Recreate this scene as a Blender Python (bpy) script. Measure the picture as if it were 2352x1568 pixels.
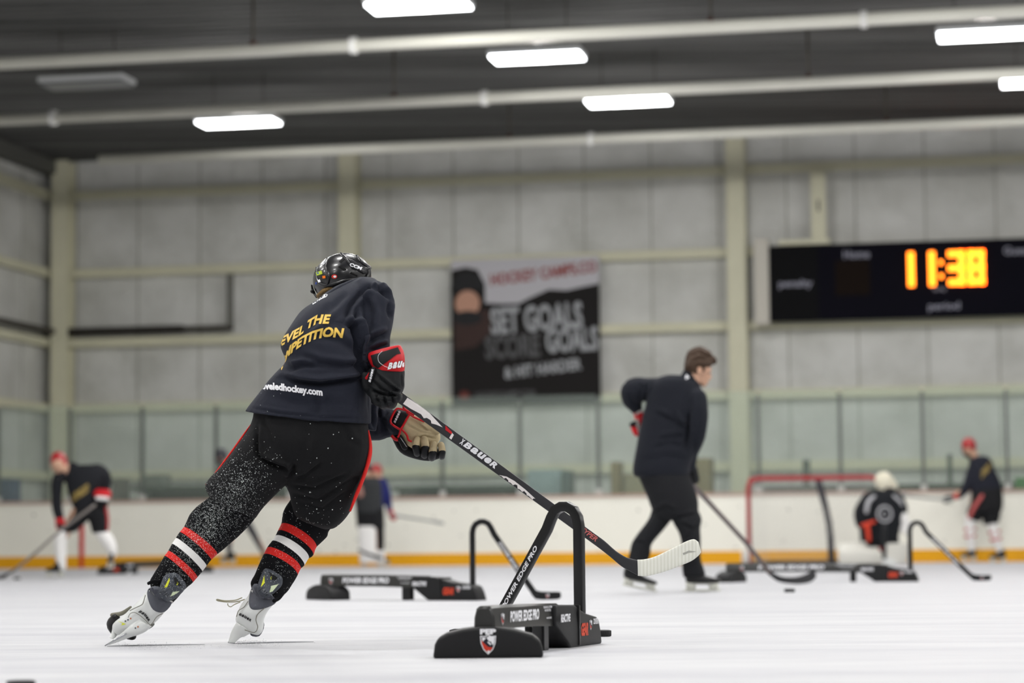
import bpy, bmesh, math, random
import numpy as np
from mathutils import Vector, Matrix, noise
from mathutils.bvhtree import BVHTree

random.seed(7)
for o in list(bpy.data.objects):
    bpy.data.objects.remove(o)
SC = bpy.context.scene
COL = SC.collection

# ------------------------------------------------------------------ camera
FPX = 5550.0
PITCH = math.atan(457 / FPX)
ROLL = 0.009
CAM = Vector((0, 0, 0.38))
fwd = Vector((0, math.cos(PITCH), math.sin(PITCH)))
r0 = Vector((1, 0, 0)); u0 = r0.cross(fwd)
rgt = r0 * math.cos(ROLL) - u0 * math.sin(ROLL)
upv = u0 * math.cos(ROLL) + r0 * math.sin(ROLL)
cd = bpy.data.cameras.new('camera')
cam = bpy.data.objects.new('camera', cd); COL.objects.link(cam)
M3 = Matrix((rgt, upv, -fwd)).transposed()
cam.matrix_world = Matrix.Translation(CAM) @ M3.to_4x4()
cd.sensor_width = 36; cd.lens = 36 * FPX / 2352
cd.clip_start = 0.1; cd.clip_end = 300
cd.dof.use_dof = True; cd.dof.focus_distance = 9.5; cd.dof.aperture_fstop = 2.05
SC.camera = cam
# ------------------------------------------------------------------ world, exposure
W = bpy.data.worlds.new('world'); SC.world = W; W.use_nodes = True
W.node_tree.nodes['Background'].inputs[0].default_value = (0.5, 0.52, 0.55, 1)
W.node_tree.nodes['Background'].inputs[1].default_value = 0.3
SC.view_settings.view_transform = 'Standard'
SC.view_settings.look = 'None'
SC.view_settings.gamma = 1
SC.view_settings.use_curve_mapping = False
SC.view_settings.exposure = 0.0
LAMP_W = 84.0        # watts of each ceiling fixture, downward
SIDE_W = 92.0        # watts leaving its lens to the sides

def ray(px, py):
    return (fwd * FPX + rgt * (px - 1176) - upv * (py - 784)).normalized()
def U(px, py, Y):
    d = ray(px, py); return CAM + d * (Y / d.y)
def G(px, py):
    d = ray(px, py); return CAM + d * (-CAM.z / d.z)
def Z(px, py, z):
    d = ray(px, py); return CAM + d * ((z - CAM.z) / d.z)
def proj(p):
    v = p - CAM; k = v.dot(fwd)
    return 1176 + FPX * v.dot(rgt) / k, 784 - FPX * v.dot(upv) / k

# ------------------------------------------------------------------ materials
def lin(c):
    c = c / 255.0
    return c / 12.92 if c <= 0.04045 else ((c + 0.055) / 1.055) ** 2.4
def rgb(r, g, b): return (lin(r), lin(g), lin(b), 1)
MATS = {}
def mat(name, col, rough=0.7, metal=0.0, spec=0.3, bump=0.0, bscale=200, var=0.0, vscale=6, sheen=0.0, emis=None, estr=0, coat=0):
    if name in MATS: return MATS[name]
    m = bpy.data.materials.new(name); m.use_nodes = True; MATS[name] = m
    nt = m.node_tree; b = nt.nodes['Principled BSDF']
    c = rgb(*col)
    b.inputs['Base Color'].default_value = c
    b.inputs['Roughness'].default_value = rough
    b.inputs['Metallic'].default_value = metal
    b.inputs['Specular IOR Level'].default_value = spec
    if sheen: b.inputs['Sheen Weight'].default_value = sheen
    if coat: b.inputs['Coat Weight'].default_value = coat; b.inputs['Coat Roughness'].default_value = .08
    if emis:
        b.inputs['Emission Color'].default_value = rgb(*emis); b.inputs['Emission Strength'].default_value = estr
    tc = nt.nodes.new('ShaderNodeTexCoord')
    if var:
        n = nt.nodes.new('ShaderNodeTexNoise'); n.inputs['Scale'].default_value = vscale; n.inputs['Detail'].default_value = 4
        nt.links.new(tc.outputs['Object'], n.inputs['Vector'])
        mx = nt.nodes.new('ShaderNodeMix'); mx.data_type = 'RGBA'
        mx.inputs[6].default_value = tuple(x * (1 - var) for x in c[:3]) + (1,)
        mx.inputs[7].default_value = tuple(min(1, x * (1 + var)) for x in c[:3]) + (1,)
        nt.links.new(n.outputs['Fac'], mx.inputs[0]); nt.links.new(mx.outputs[2], b.inputs['Base Color'])
    if bump:
        n = nt.nodes.new('ShaderNodeTexNoise'); n.inputs['Scale'].default_value = bscale; n.inputs['Detail'].default_value = 3
        nt.links.new(tc.outputs['Object'], n.inputs['Vector'])
        bp = nt.nodes.new('ShaderNodeBump'); bp.inputs['Strength'].default_value = bump; bp.inputs['Distance'].default_value = 0.004
        nt.links.new(n.outputs['Fac'], bp.inputs['Height']); nt.links.new(bp.outputs['Normal'], b.inputs['Normal'])
    return m
def N(nt, t, **kw):
    n = nt.nodes.new(t)
    for k, v in kw.items(): setattr(n, k, v)
    return n
def math_node(nt, op, a, b=None):
    n = nt.nodes.new('ShaderNodeMath'); n.operation = op
    for i, v in enumerate((a, b)):
        if v is None: continue
        if isinstance(v, (int, float)): n.inputs[i].default_value = v
        else: nt.links.new(v, n.inputs[i])
    return n.outputs[0]

def ice_material():
    m = bpy.data.materials.new('ice'); m.use_nodes = True; nt = m.node_tree; b = nt.nodes['Principled BSDF']
    tc = N(nt, 'ShaderNodeTexCoord')
    def stretched(sx, sy, sc, det):
        mp = N(nt, 'ShaderNodeMapping'); mp.inputs['Scale'].default_value = (sx, sy, 1); mp.inputs['Rotation'].default_value = (0, 0, .03)
        nt.links.new(tc.outputs['Object'], mp.inputs['Vector'])
        n = N(nt, 'ShaderNodeTexNoise'); n.inputs['Scale'].default_value = sc; n.inputs['Detail'].default_value = det
        nt.links.new(mp.outputs[0], n.inputs['Vector']); return n.outputs['Fac']
    n1 = stretched(.35, 2.2, 1.3, 5); n2 = stretched(1.0, 7, 3, 3)
    s = math_node(nt, 'ADD', math_node(nt, 'MULTIPLY', n1, .6), math_node(nt, 'MULTIPLY', n2, .4))
    cr = N(nt, 'ShaderNodeValToRGB'); cr.color_ramp.elements[0].position = .3; cr.color_ramp.elements[1].position = .62
    cr.color_ramp.elements[0].color = (.42, .42, .455, 1); cr.color_ramp.elements[1].color = (.555, .555, .57, 1)
    nt.links.new(s, cr.inputs[0]); nt.links.new(cr.outputs[0], b.inputs['Base Color'])
    b.inputs['Roughness'].default_value = .55; b.inputs['Specular IOR Level'].default_value = .12
    n3 = N(nt, 'ShaderNodeTexNoise'); n3.inputs['Scale'].default_value = 60; n3.inputs['Detail'].default_value = 4
    nt.links.new(tc.outputs['Object'], n3.inputs['Vector'])
    bp = N(nt, 'ShaderNodeBump'); bp.inputs['Strength'].default_value = .3; bp.inputs['Distance'].default_value = .003
    nt.links.new(n3.outputs['Fac'], bp.inputs['Height']); nt.links.new(bp.outputs[0], b.inputs['Normal'])
    return m
def wall_material():
    m = bpy.data.materials.new('insulated_wall'); m.use_nodes = True; nt = m.node_tree; b = nt.nodes['Principled BSDF']
    tc = N(nt, 'ShaderNodeTexCoord')
    n = N(nt, 'ShaderNodeTexNoise'); n.inputs['Scale'].default_value = 1.1; n.inputs['Detail'].default_value = 6
    nt.links.new(tc.outputs['Object'], n.inputs['Vector'])
    cr = N(nt, 'ShaderNodeValToRGB'); cr.color_ramp.elements[0].position = .3; cr.color_ramp.elements[1].position = .65
    cr.color_ramp.elements[0].color = (.55, .55, .52, 1); cr.color_ramp.elements[1].color = (.72, .72, .70, 1)
    nt.links.new(n.outputs['Fac'], cr.inputs[0])
    nt.links.new(cr.outputs[0], b.inputs['Base Color'])
    b.inputs['Roughness'].default_value = .5
    n2 = N(nt, 'ShaderNodeTexNoise'); n2.inputs['Scale'].default_value = 2.6; n2.inputs['Detail'].default_value = 5; n2.inputs['Distortion'].default_value = 1.2
    nt.links.new(tc.outputs['Object'], n2.inputs['Vector'])
    bp = N(nt, 'ShaderNodeBump'); bp.inputs['Strength'].default_value = .6; bp.inputs['Distance'].default_value = .08
    nt.links.new(n2.outputs['Fac'], bp.inputs['Height']); nt.links.new(bp.outputs[0], b.inputs['Normal'])
    return m
def glass_material():
    m = bpy.data.materials.new('rink_glass'); m.use_nodes = True; nt = m.node_tree
    nt.nodes.remove(nt.nodes['Principled BSDF']); out = nt.nodes['Material Output']
    t = N(nt, 'ShaderNodeBsdfTransparent'); t.inputs[0].default_value = (.93, .965, .945, 1)
    d = N(nt, 'ShaderNodeBsdfDiffuse'); d.inputs[0].default_value = (.52, .60, .55, 1)
    mx = N(nt, 'ShaderNodeMixShader'); mx.inputs[0].default_value = .09
    nt.links.new(t.outputs[0], mx.inputs[1]); nt.links.new(d.outputs[0], mx.inputs[2])
    gl = N(nt, 'ShaderNodeBsdfGlossy'); gl.inputs['Roughness'].default_value = .1
    m2 = N(nt, 'ShaderNodeMixShader'); m2.inputs[0].default_value = .03
    nt.links.new(mx.outputs[0], m2.inputs[1]); nt.links.new(gl.outputs[0], m2.inputs[2])
    nt.links.new(m2.outputs[0], out.inputs[0]); return m
def ceiling_material():
    m = bpy.data.materials.new('ceiling_foil'); m.use_nodes = True; nt = m.node_tree; b = nt.nodes['Principled BSDF']
    tc = N(nt, 'ShaderNodeTexCoord'); mp = N(nt, 'ShaderNodeMapping'); mp.inputs['Rotation'].default_value = (0, 0, TH); mp.inputs['Scale'].default_value = (.06, 2.6, 1)
    nt.links.new(tc.outputs['Object'], mp.inputs[0])
    n = N(nt, 'ShaderNodeTexNoise'); n.inputs['Scale'].default_value = 1.0; n.inputs['Detail'].default_value = 5
    nt.links.new(mp.outputs[0], n.inputs['Vector'])
    cr = N(nt, 'ShaderNodeValToRGB'); cr.color_ramp.elements[0].position = .3; cr.color_ramp.elements[1].position = .7
    cr.color_ramp.elements[0].color = (.060, .060, .059, 1); cr.color_ramp.elements[1].color = (.175, .175, .172, 1)
    nt.links.new(n.outputs['Fac'], cr.inputs[0]); nt.links.new(cr.outputs[0], b.inputs['Base Color'])
    b.inputs['Roughness'].default_value = .75; b.inputs['Specular IOR Level'].default_value = .02
    bp = N(nt, 'ShaderNodeBump'); bp.inputs['Strength'].default_value = .5; bp.inputs['Distance'].default_value = .03
    nt.links.new(n.outputs['Fac'], bp.inputs['Height']); nt.links.new(bp.outputs[0], b.inputs['Normal'])
    return m
def tape_material():
    m = bpy.data.materials.new('white_tape'); m.use_nodes = True; nt = m.node_tree; b = nt.nodes['Principled BSDF']
    b.inputs['Base Color'].default_value = rgb(226, 226, 216); b.inputs['Roughness'].default_value = .8
    tc = N(nt, 'ShaderNodeTexCoord'); w = N(nt, 'ShaderNodeTexWave'); w.inputs['Scale'].default_value = 22; w.inputs['Distortion'].default_value = .6
    nt.links.new(tc.outputs['Object'], w.inputs['Vector'])
    cr = N(nt, 'ShaderNodeValToRGB'); cr.color_ramp.elements[0].color = rgb(214, 214, 202); cr.color_ramp.elements[1].color = rgb(228, 228, 219)
    nt.links.new(w.outputs['Fac'], cr.inputs[0]); nt.links.new(cr.outputs[0], b.inputs['Base Color'])
    bp = N(nt, 'ShaderNodeBump'); bp.inputs['Strength'].default_value = .4; bp.inputs['Distance'].default_value = .002
    nt.links.new(w.outputs['Fac'], bp.inputs['Height']); nt.links.new(bp.outputs[0], b.inputs['Normal'])
    return m

# ------------------------------------------------------------------ mesh tools
ORIG = {}
def root_of(o):
    while o.parent: o = o.parent
    return o
def tag(o, label=None, cat=None, group=None, kind=None):
    if label: o['label'] = label
    if cat: o['category'] = cat
    if group: o['group'] = group
    if kind: o['kind'] = kind
    return o
def empty(name, loc, label, cat, group=None):
    o = bpy.data.objects.new(name, None); COL.objects.link(o); o.location = loc; o.empty_display_size = .05
    ORIG[o.name] = Vector(loc)
    return tag(o, label, cat, group)
def link_mesh(name, me, mats, parent=None, smooth=True, auto=None):
    for m in (mats if isinstance(mats, (list, tuple)) else [mats]):
        me.materials.append(m)
    if smooth:
        me.polygons.foreach_set('use_smooth', [True] * len(me.polygons))
    me.name = name
    o = bpy.data.objects.new(name, me); COL.objects.link(o)
    if auto is not None and smooth:
        try: me.set_sharp_from_angle(angle=math.radians(auto))
        except Exception: pass
    if parent is not None:
        r = root_of(parent); org = ORIG.get(r.name, Vector())
        me.transform(Matrix.Translation(-org)); o.parent = parent
    return o

def catmull(st, k):
    if k <= 1 or len(st) < 3: k = max(k, 1)
    out = []; n = len(st)
    A = [np.array(s, float) for s in st]
    for i in range(n - 1):
        p0 = A[i - 1] if i > 0 else 2 * A[0] - A[1]
        p1, p2 = A[i], A[i + 1]
        p3 = A[i + 2] if i + 2 < n else 2 * A[-1] - A[-2]
        for j in range(k):
            t = j / k
            out.append((i, .5 * (2 * p1 + (p2 - p0) * t + (2 * p0 - 5 * p1 + 4 * p2 - p3) * t * t + (3 * p1 - p0 - 3 * p2 + p3) * t ** 3)))
    out.append((n - 1, A[-1]))
    return out

class MB:
    def __init__(s): s.v = []; s.f = []; s.m = []
    def rings(s, rings, mids=None, closed=True, cap=True):
        b = len(s.v); n = len(rings[0])
        for r in rings: s.v += [Vector(p) for p in r]
        for i in range(len(rings) - 1):
            for j in range(n if closed else n - 1):
                j2 = (j + 1) % n
                s.f.append((b + i * n + j, b + i * n + j2, b + (i + 1) * n + j2, b + (i + 1) * n + j)); s.m.append(mids[i] if mids else 0)
        if cap:
            for idx, flip in ((0, 1), (len(rings) - 1, 0)):
                c = len(s.v); s.v.append(sum((Vector(p) for p in rings[idx]), Vector()) / n)
                for j in range(n):
                    a, d = b + idx * n + j, b + idx * n + (j + 1) % n
                    s.f.append((d, a, c) if flip else (a, d, c)); s.m.append(mids[min(idx, len(mids) - 1)] if mids else 0)
        return s
    def LR(s, st, k=4, n=28, e=2.0, mids=None, shrink=1.0):
        st = [tuple(x) + (0,) * (7 - len(x)) for x in st]
        R = []; MI = []
        for i, q in catmull(st, k):
            xl, yl, xr, yr, Y, rd, ti = q
            L = U(xl, yl, Y); Rr = U(xr, yr, Y); c = (L + Rr) / 2; sd = (Rr - L) / 2 * shrink; rd *= shrink
            dv = Vector((0, rd, -rd * ti))
            ring = []
            for j in range(n):
                a = 2 * math.pi * j / n; ca, sa = math.cos(a), math.sin(a)
                x = math.copysign(abs(ca) ** (2 / e), ca); y = math.copysign(abs(sa) ** (2 / e), sa)
                ring.append(c + sd * x + dv * y)
            R.append(ring); MI.append(mids[min(i, len(mids) - 1)] if mids else 0)
        return s.rings(R, MI)
    def tube(s, pts, rads, n=12, k=1, cap=True, flat=None, up=Vector((0, 1, 0))):
        """pts world vectors; rads one or list; flat=(a,b) multiplies radii across / along 'up'"""
        if not isinstance(rads, (list, tuple)): rads = [rads] * len(pts)
        st = [tuple(p) + (r,) for p, r in zip(pts, rads)]
        q = [x for _, x in catmull(st, k)]
        P = [Vector(x[:3]) for x in q]; Rr = [float(x[3]) for x in q]
        R = []
        for i, p in enumerate(P):
            t = (P[min(i + 1, len(P) - 1)] - P[max(i - 1, 0)])
            if t.length < 1e-9: t = Vector((0, 0, 1))
            t.normalize()
            a = t.cross(up)
            if a.length < 1e-3: a = t.cross(Vector((1, 0, .01)))
            a.normalize(); b = a.cross(t).normalized()
            fa, fb = flat or (1, 1)
            R.append([p + a * math.cos(2 * math.pi * j / n) * Rr[i] * fa + b * math.sin(2 * math.pi * j / n) * Rr[i] * fb for j in range(n)])
        return s.rings(R, cap=cap)
    def limb(s, pts, n=16, k=3, fl=1.0, scale=1.0):
        """pts (px,py,Y,rpx) rounded ends"""
        st = [(p[0], p[1], p[2], p[3] * scale) for p in pts]
        q = [x for _, x in catmull(st, k)]
        P = [U(x[0], x[1], x[2]) for x in q]; Rr = [float(x[3]) * x[2] / FPX for x in q]
        def cap_pts(p, d, r):
            return [(p + d * r * math.sin(a), r * math.cos(a)) for a in (.5, .95, 1.3)]
        d0 = (P[0] - P[1]).normalized(); d1 = (P[-1] - P[-2]).normalized()
        A = list(reversed(cap_pts(P[0], d0, Rr[0]))); B = cap_pts(P[-1], d1, Rr[-1])
        PP = [a for a, _ in A] + P + [b for b, _ in B]; RR = [r for _, r in A] + Rr + [r for _, r in B]
        return s.tube(PP, RR, n=n, flat=(1, fl))
    def ell(s, c, rx, ry, rz, rot=None, nu=20, nv=12):
        R = []
        for i in range(1, nv):
            th = math.pi * i / nv
            ring = []
            for j in range(nu):
                a = 2 * math.pi * j / nu
                v = Vector((rx * math.sin(th) * math.cos(a), ry * math.sin(th) * math.sin(a), rz * math.cos(th)))
                if rot: v = rot @ v
                ring.append(Vector(c) + v)
            R.append(ring)
        return s.rings(R)
    def box(s, c, sx, sy, sz, M=None):
        b = len(s.v)
        for dx in (-.5, .5):
            for dy in (-.5, .5):
                for dz in (-.5, .5):
                    v = Vector((dx * sx, dy * sy, dz * sz))
                    s.v.append(Vector(c) + (M @ v if M else v))
        for q in ((0, 1, 3, 2), (4, 6, 7, 5), (0, 4, 5, 1), (2, 3, 7, 6), (0, 2, 6, 4), (1, 5, 7, 3)):
            s.f.append(tuple(b + i for i in q)); s.m.append(0)
        return s
    def prism(s, poly, T, mi=0):
        """poly 2D list, T(x,y,t)->Vector with t in 0,1"""
        b = len(s.v); n = len(poly)
        for t in (0, 1):
            for x, y in poly: s.v.append(T(x, y, t))
        s.f.append(tuple(b + i for i in range(n))[::-1]); s.m.append(mi)
        s.f.append(tuple(b + n + i for i in range(n))); s.m.append(mi)
        for i in range(n):
            j = (i + 1) % n; s.f.append((b + i, b + j, b + n + j, b + n + i)); s.m.append(mi)
        return s
    def mesh(s):
        me = bpy.data.meshes.new('m'); me.from_pydata([tuple(v) for v in s.v], [], s.f)
        me.polygons.foreach_set('material_index', s.m)
        bm = bmesh.new(); bm.from_mesh(me); bmesh.ops.recalc_face_normals(bm, faces=bm.faces); bm.to_mesh(me); bm.free()
        me.update(); return me
    def build(s, name, mats, parent=None, smooth=True, auto=None, bevel=0, bseg=2):
        me = s.mesh()
        if bevel:
            bm = bmesh.new(); bm.from_mesh(me); bmesh.ops.remove_doubles(bm, verts=bm.verts, dist=1e-6)
            ed = [e for e in bm.edges if len(e.link_faces) == 2 and e.calc_face_angle(0) > .5]
            bmesh.ops.bevel(bm, geom=ed, offset=bevel, segments=bseg, affect='EDGES', profile=.6, clamp_overlap=True)
            bm.to_mesh(me); bm.free()
        return link_mesh(name, me, mats, parent, smooth, auto if auto is not None else (40 if bevel else None))

def apply_mods(me, setup):
    o = bpy.data.objects.new('tmp', me); COL.objects.link(o); setup(o)
    dg = bpy.context.evaluated_depsgraph_get(); dg.update()
    out = bpy.data.meshes.new_from_object(o.evaluated_get(dg))
    bpy.data.objects.remove(o); return out
def fuse(mb, voxel=.006, it=6, fac=.5):
    me = mb.mesh()
    def s(o):
        a = o.modifiers.new('r', 'REMESH'); a.mode = 'VOXEL'; a.voxel_size = voxel; a.use_smooth_shade = True
        b = o.modifiers.new('s', 'SMOOTH'); b.factor = fac; b.iterations = it
    out = apply_mods(me, s); out.materials.clear(); return out
def seg_dist(P, poly):
    """signed distance in px of points P (n,2) to polyline"""
    best = np.full(len(P), 1e9); sg = np.zeros(len(P)); tt = np.zeros(len(P)); L = 0
    segs = list(zip(poly[:-1], poly[1:])); tot = sum(math.dist(a, b) for a, b in segs)
    for a, b in segs:
        a = np.array(a, float); b = np.array(b, float); d = b - a; l = np.linalg.norm(d)
        t = np.clip(((P - a) @ d) / (l * l), 0, 1); q = a + t[:, None] * d; e = P - q
        dist = np.linalg.norm(e, axis=1); s = np.sign(e[:, 0] * d[1] - e[:, 1] * d[0])
        m = dist < best; best[m] = dist[m]; sg[m] = s[m]; tt[m] = (L + t[m] * l) / tot; L += l
    return best, sg, tt
def folds(me, lines, namp=0.002, nscale=9):
    """press cloth folds into the camera-side of a garment along drawn lines"""
    n = len(me.vertices); co = np.zeros(n * 3); me.vertices.foreach_get('co', co); co = co.reshape(-1, 3)
    no = np.zeros(n * 3); me.vertices.foreach_get('normal', no); no = no.reshape(-1, 3)
    v = co - np.array(CAM); k = v @ np.array(fwd)
    P = np.stack([1176 + FPX * (v @ np.array(rgt)) / k, 784 - FPX * (v @ np.array(upv)) / k], 1)
    face = np.clip(-(no @ np.array(fwd)) * 1.6, 0, 1)
    disp = np.zeros(n)
    for poly, w, amp in lines:
        d, s, t = seg_dist(P, poly); end = np.clip(np.sin(np.pi * np.clip(t, .02, .98)) * 1.6, 0, 1)
        sd = d * s
        disp += 1.7 * amp * end * (-np.exp(-(sd / w) ** 2) + .75 * np.exp(-((sd - 1.7 * w) / (1.1 * w)) ** 2)) * face
    for i in range(n):
        p = Vector(co[i]) * nscale
        disp[i] += namp * (noise.noise(p) + .5 * noise.noise(p * 2.3))
    co += no * disp[:, None]
    me.vertices.foreach_set('co', co.ravel()); me.update()
    return me
def bvh_of(objs):
    V = []; F = []
    for o in objs:
        org = ORIG.get(root_of(o).name, Vector()) if o.parent else Vector()
        b = len(V); V += [v.co + org for v in o.data.vertices]; F += [tuple(b + i for i in p.vertices) for p in o.data.polygons]
    return BVHTree.FromPolygons(V, F)

# text ---------------------------------------------------------------
TC = {}
def text_geo(s, bold=.02, shear=0.0, spacing=1.0):
    key = (s, bold, shear, spacing)
    if key in TC: return TC[key]
    if s == 'BaueR':            # all letters drawn at capital height
        V = []; F = []; x = 0
        for ch in s:
            v, f, a = text_geo(ch, bold, 0, 1.0)
            ys = [p[1] for p in v]; lo, hi = min(ys), max(ys); wd_ = .92; b = len(V)
            V += [(x + p[0] * wd_ + shear * 1.2 * (p[1] - lo) / (hi - lo), (p[1] - lo) / (hi - lo)) for p in v]; F += [tuple(b + i for i in q) for q in f]; x += wd_ + .12
        x0 = min(v[0] for v in V); x1 = max(v[0] for v in V); V = [((v[0] - x0) / (x1 - x0), v[1]) for v in V]
        TC[key] = (V, F, x1 - x0); return TC[key]
    c = bpy.data.curves.new('t', 'FONT'); c.body = s; c.size = 1; c.offset = bold; c.shear = shear; c.space_character = spacing; c.resolution_u = 3
    o = bpy.data.objects.new('t', c); COL.objects.link(o)
    dg = bpy.context.evaluated_depsgraph_get(); dg.update()
    me = bpy.data.meshes.new_from_object(o.evaluated_get(dg)); bpy.data.objects.remove(o)
    V = [(v.co.x, v.co.y) for v in me.vertices]; F = [tuple(p.vertices) for p in me.polygons]
    x0 = min(v[0] for v in V); x1 = max(v[0] for v in V); y0 = min(v[1] for v in V); y1 = max(v[1] for v in V)
    cap = .72
    V = [((x - x0) / (x1 - x0), y / cap) for x, y in V]       # x 0..1, y in cap heights (baseline 0)
    TC[key] = (V, F, (x1 - x0) / cap); return TC[key]
def refine(V, F, maxlen):
    """V list of Vector; subdivide long edges"""
    bm = bmesh.new(); vs = [bm.verts.new(v) for v in V]
    for f in F:
        try: bm.faces.new([vs[i] for i in f])
        except ValueError: pass
    bmesh.ops.triangulate(bm, faces=bm.faces)
    for _ in range(5):
        E = [e for e in bm.edges if e.calc_length() > maxlen]
        if not E or len(bm.verts) > 9000: break
        bmesh.ops.subdivide_edges(bm, edges=E, cuts=1); bmesh.ops.triangulate(bm, faces=[f for f in bm.faces if len(f.verts) > 3])
    bm.verts.index_update(); out = ([v.co.copy() for v in bm.verts], [tuple(v.index for v in f.verts) for f in bm.faces]); bm.free(); return out
def drape(name, V2, F, bvh, m, parent, lift=.004, maxpx=4.5, auto=None):
    """V2 pixel-plane verts (x,y): wrapped on the cloth they are printed on"""
    V, F = refine([Vector((x, y, 0)) for x, y in V2], F, maxpx)
    out = []; ok = []
    for v in V:
        d = ray(v.x, v.y); h = bvh.ray_cast(CAM, d)
        if h[0] is None: out.append(Vector()); ok.append(False)
        else: out.append(h[0] - d * lift); ok.append(True)
    F = [f for f in F if all(ok[i] for i in f) and max((out[f[0]] - out[f[1]]).length, (out[f[1]] - out[f[2]]).length) < .15]
    used = sorted({i for f in F for i in f}); mp = {i: k for k, i in enumerate(used)}
    if not F: return None
    me = bpy.data.meshes.new(name); me.from_pydata([tuple(out[i]) for i in used], [], [tuple(mp[i] for i in f) for f in F])
    return link_mesh(name, me, m, parent, smooth=False)
def drape_text(name, s, path, h, bvh, m, parent, bold=.02, shear=0, upd=None, spacing=1.0, lift=.004):
    V, F, _ = text_geo(s, bold, shear, spacing)
    segs = list(zip(path[:-1], path[1:])); tot = sum(math.dist(a, b) for a, b in segs)
    def at(t):
        d = t * tot
        for a, b in segs:
            l = math.dist(a, b)
            if d <= l or (a, b) == segs[-1]:
                k = d / l; return (a[0] + (b[0] - a[0]) * k, a[1] + (b[1] - a[1]) * k)
            d -= l
    V2 = []
    for x, y in V:
        p = at(x); u = upd or (0, -1)
        V2.append((p[0] + u[0] * h * y, p[1] + u[1] * h * y))
    return drape(name, V2, F, bvh, m, parent, lift)
def flat_text(name, s, T, h, m, parent, width=None, bold=.02, shear=0, spacing=1.0, th=.0008):
    """T: Matrix whose x/y axes are the reading plane and z points out"""
    V, F, asp = text_geo(s, bold, shear, spacing); w = width or asp * h
    b = MB(); nv = len(V)
    for x, y in V: b.v.append(T @ Vector((x * w, y * h, th)))
    b.f = list(F); b.m = [0] * len(F)
    me = bpy.data.meshes.new(name); me.from_pydata([tuple(v) for v in b.v], [], b.f)
    return link_mesh(name, me, m, parent, smooth=False)
def frame_mat(o, x, y):
    x = Vector(x).normalized(); y = (Vector(y) - x * Vector(y).dot(x)).normalized(); z = x.cross(y)
    M = Matrix((x, y, z)).transposed().to_4x4(); M.translation = Vector(o); return M
def poly_flat(name, polys, T, m, parent, th=.0006):
    """list of 2D polygons in plane T"""
    V = []; F = []
    for p in polys:
        b = len(V); V += [tuple(T @ Vector((x, y, th))) for x, y in p]; F.append(tuple(range(b, b + len(p))))
    me = bpy.data.meshes.new(name); me.from_pydata(V, [], F); return link_mesh(name, me, m, parent, smooth=False)
def copy_tree(o, parent=None):
    c = o.copy(); COL.objects.link(c); c.parent = parent
    for ch in list(o.children): copy_tree(ch, c)
    return c

# ------------------------------------------------------------------ the hall
TH = math.radians(11.5)
wd = Vector((math.cos(TH), -math.sin(TH), 0)); aw = Vector((math.sin(TH), math.cos(TH), 0))
B0 = Vector((0, 37.5, 0))
def H(s, d, z): return B0 + wd * s + aw * d + Vector((0, 0, z))
def onp(px, py, d=0):
    """pixel -> (s, z) on the plane parallel to the end boards, d metres behind them"""
    r = ray(px, py); P = B0 + aw * d; t = (P - CAM).dot(aw) / r.dot(aw); p = CAM + r * t
    return (p - B0).dot(wd), p.z
MH = Matrix((wd, aw, Vector((0, 0, 1)))).transposed()
def hbox(mb, s0, s1, d0, d1, z0, z1):
    return mb.box(H((s0 + s1) / 2, (d0 + d1) / 2, (z0 + z1) / 2), abs(s1 - s0), abs(d1 - d0), abs(z1 - z0), MH)
WD = 6.2           # wall behind the boards
CZ = 7.62
sL = onp(112, 700, WD)[0]; sR = sL + 34.0; DN = -52.0
m_ice = ice_material(); m_wall = wall_material(); m_glass = glass_material(); m_ceil = ceiling_material(); m_tape = tape_material()
m_cream = mat('cream_steel', (218, 215, 190), .45, var=.12, vscale=1.5)
m_pipe = mat('white_pipe', (225, 224, 214), .35, var=.1, vscale=1.2)
m_dkpipe = mat('dark_conduit', (62, 58, 52), .6)
m_board = mat('board_white', (238, 236, 225), .4, var=.06, vscale=1.5)
m_kick = mat('kick_yellow', (226, 162, 8), .4)
m_cap = mat('cap_rail', (176, 150, 138), .5)
m_post = mat('post_grey', (100, 106, 101), .4, metal=.2)
def st(name, mb, m, **k): return tag(mb.build(name, m, None, **k), kind='structure')
st('floor', MB().box(H((sL + sR) / 2, (DN + WD) / 2, -.1), sR - sL, WD - DN, .2, MH), m_ice, smooth=False)
st('wall_back', hbox(MB(), sL - .2, sR + .2, WD, WD + .2, -.2, CZ + .3), m_wall, smooth=False)
st('wall_left', hbox(MB(), sL - .2, sL, DN, WD + .2, -.2, CZ + .3), m_wall, smooth=False)
st('wall_right', hbox(MB(), sR, sR + .2, DN, WD + .2, -.2, CZ + .3), m_wall, smooth=False)
st('wall_front', hbox(MB(), sL - .2, sR + .2, DN - .2, DN, -.2, CZ + .3), m_wall, smooth=False)
cm = MB()
d = DN
while d < WD + .1:            # ribbed deck: shallow trapezoid ribs parallel to the purlins
    hbox(cm, sL - .1, sR + .1, d, d + .22, CZ, CZ + .04); hbox(cm, sL - .1, sR + .1, d + .22, d + .3, CZ + .035, CZ + .06); d += .3
st('ceiling', cm, m_ceil, smooth=False)
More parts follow.
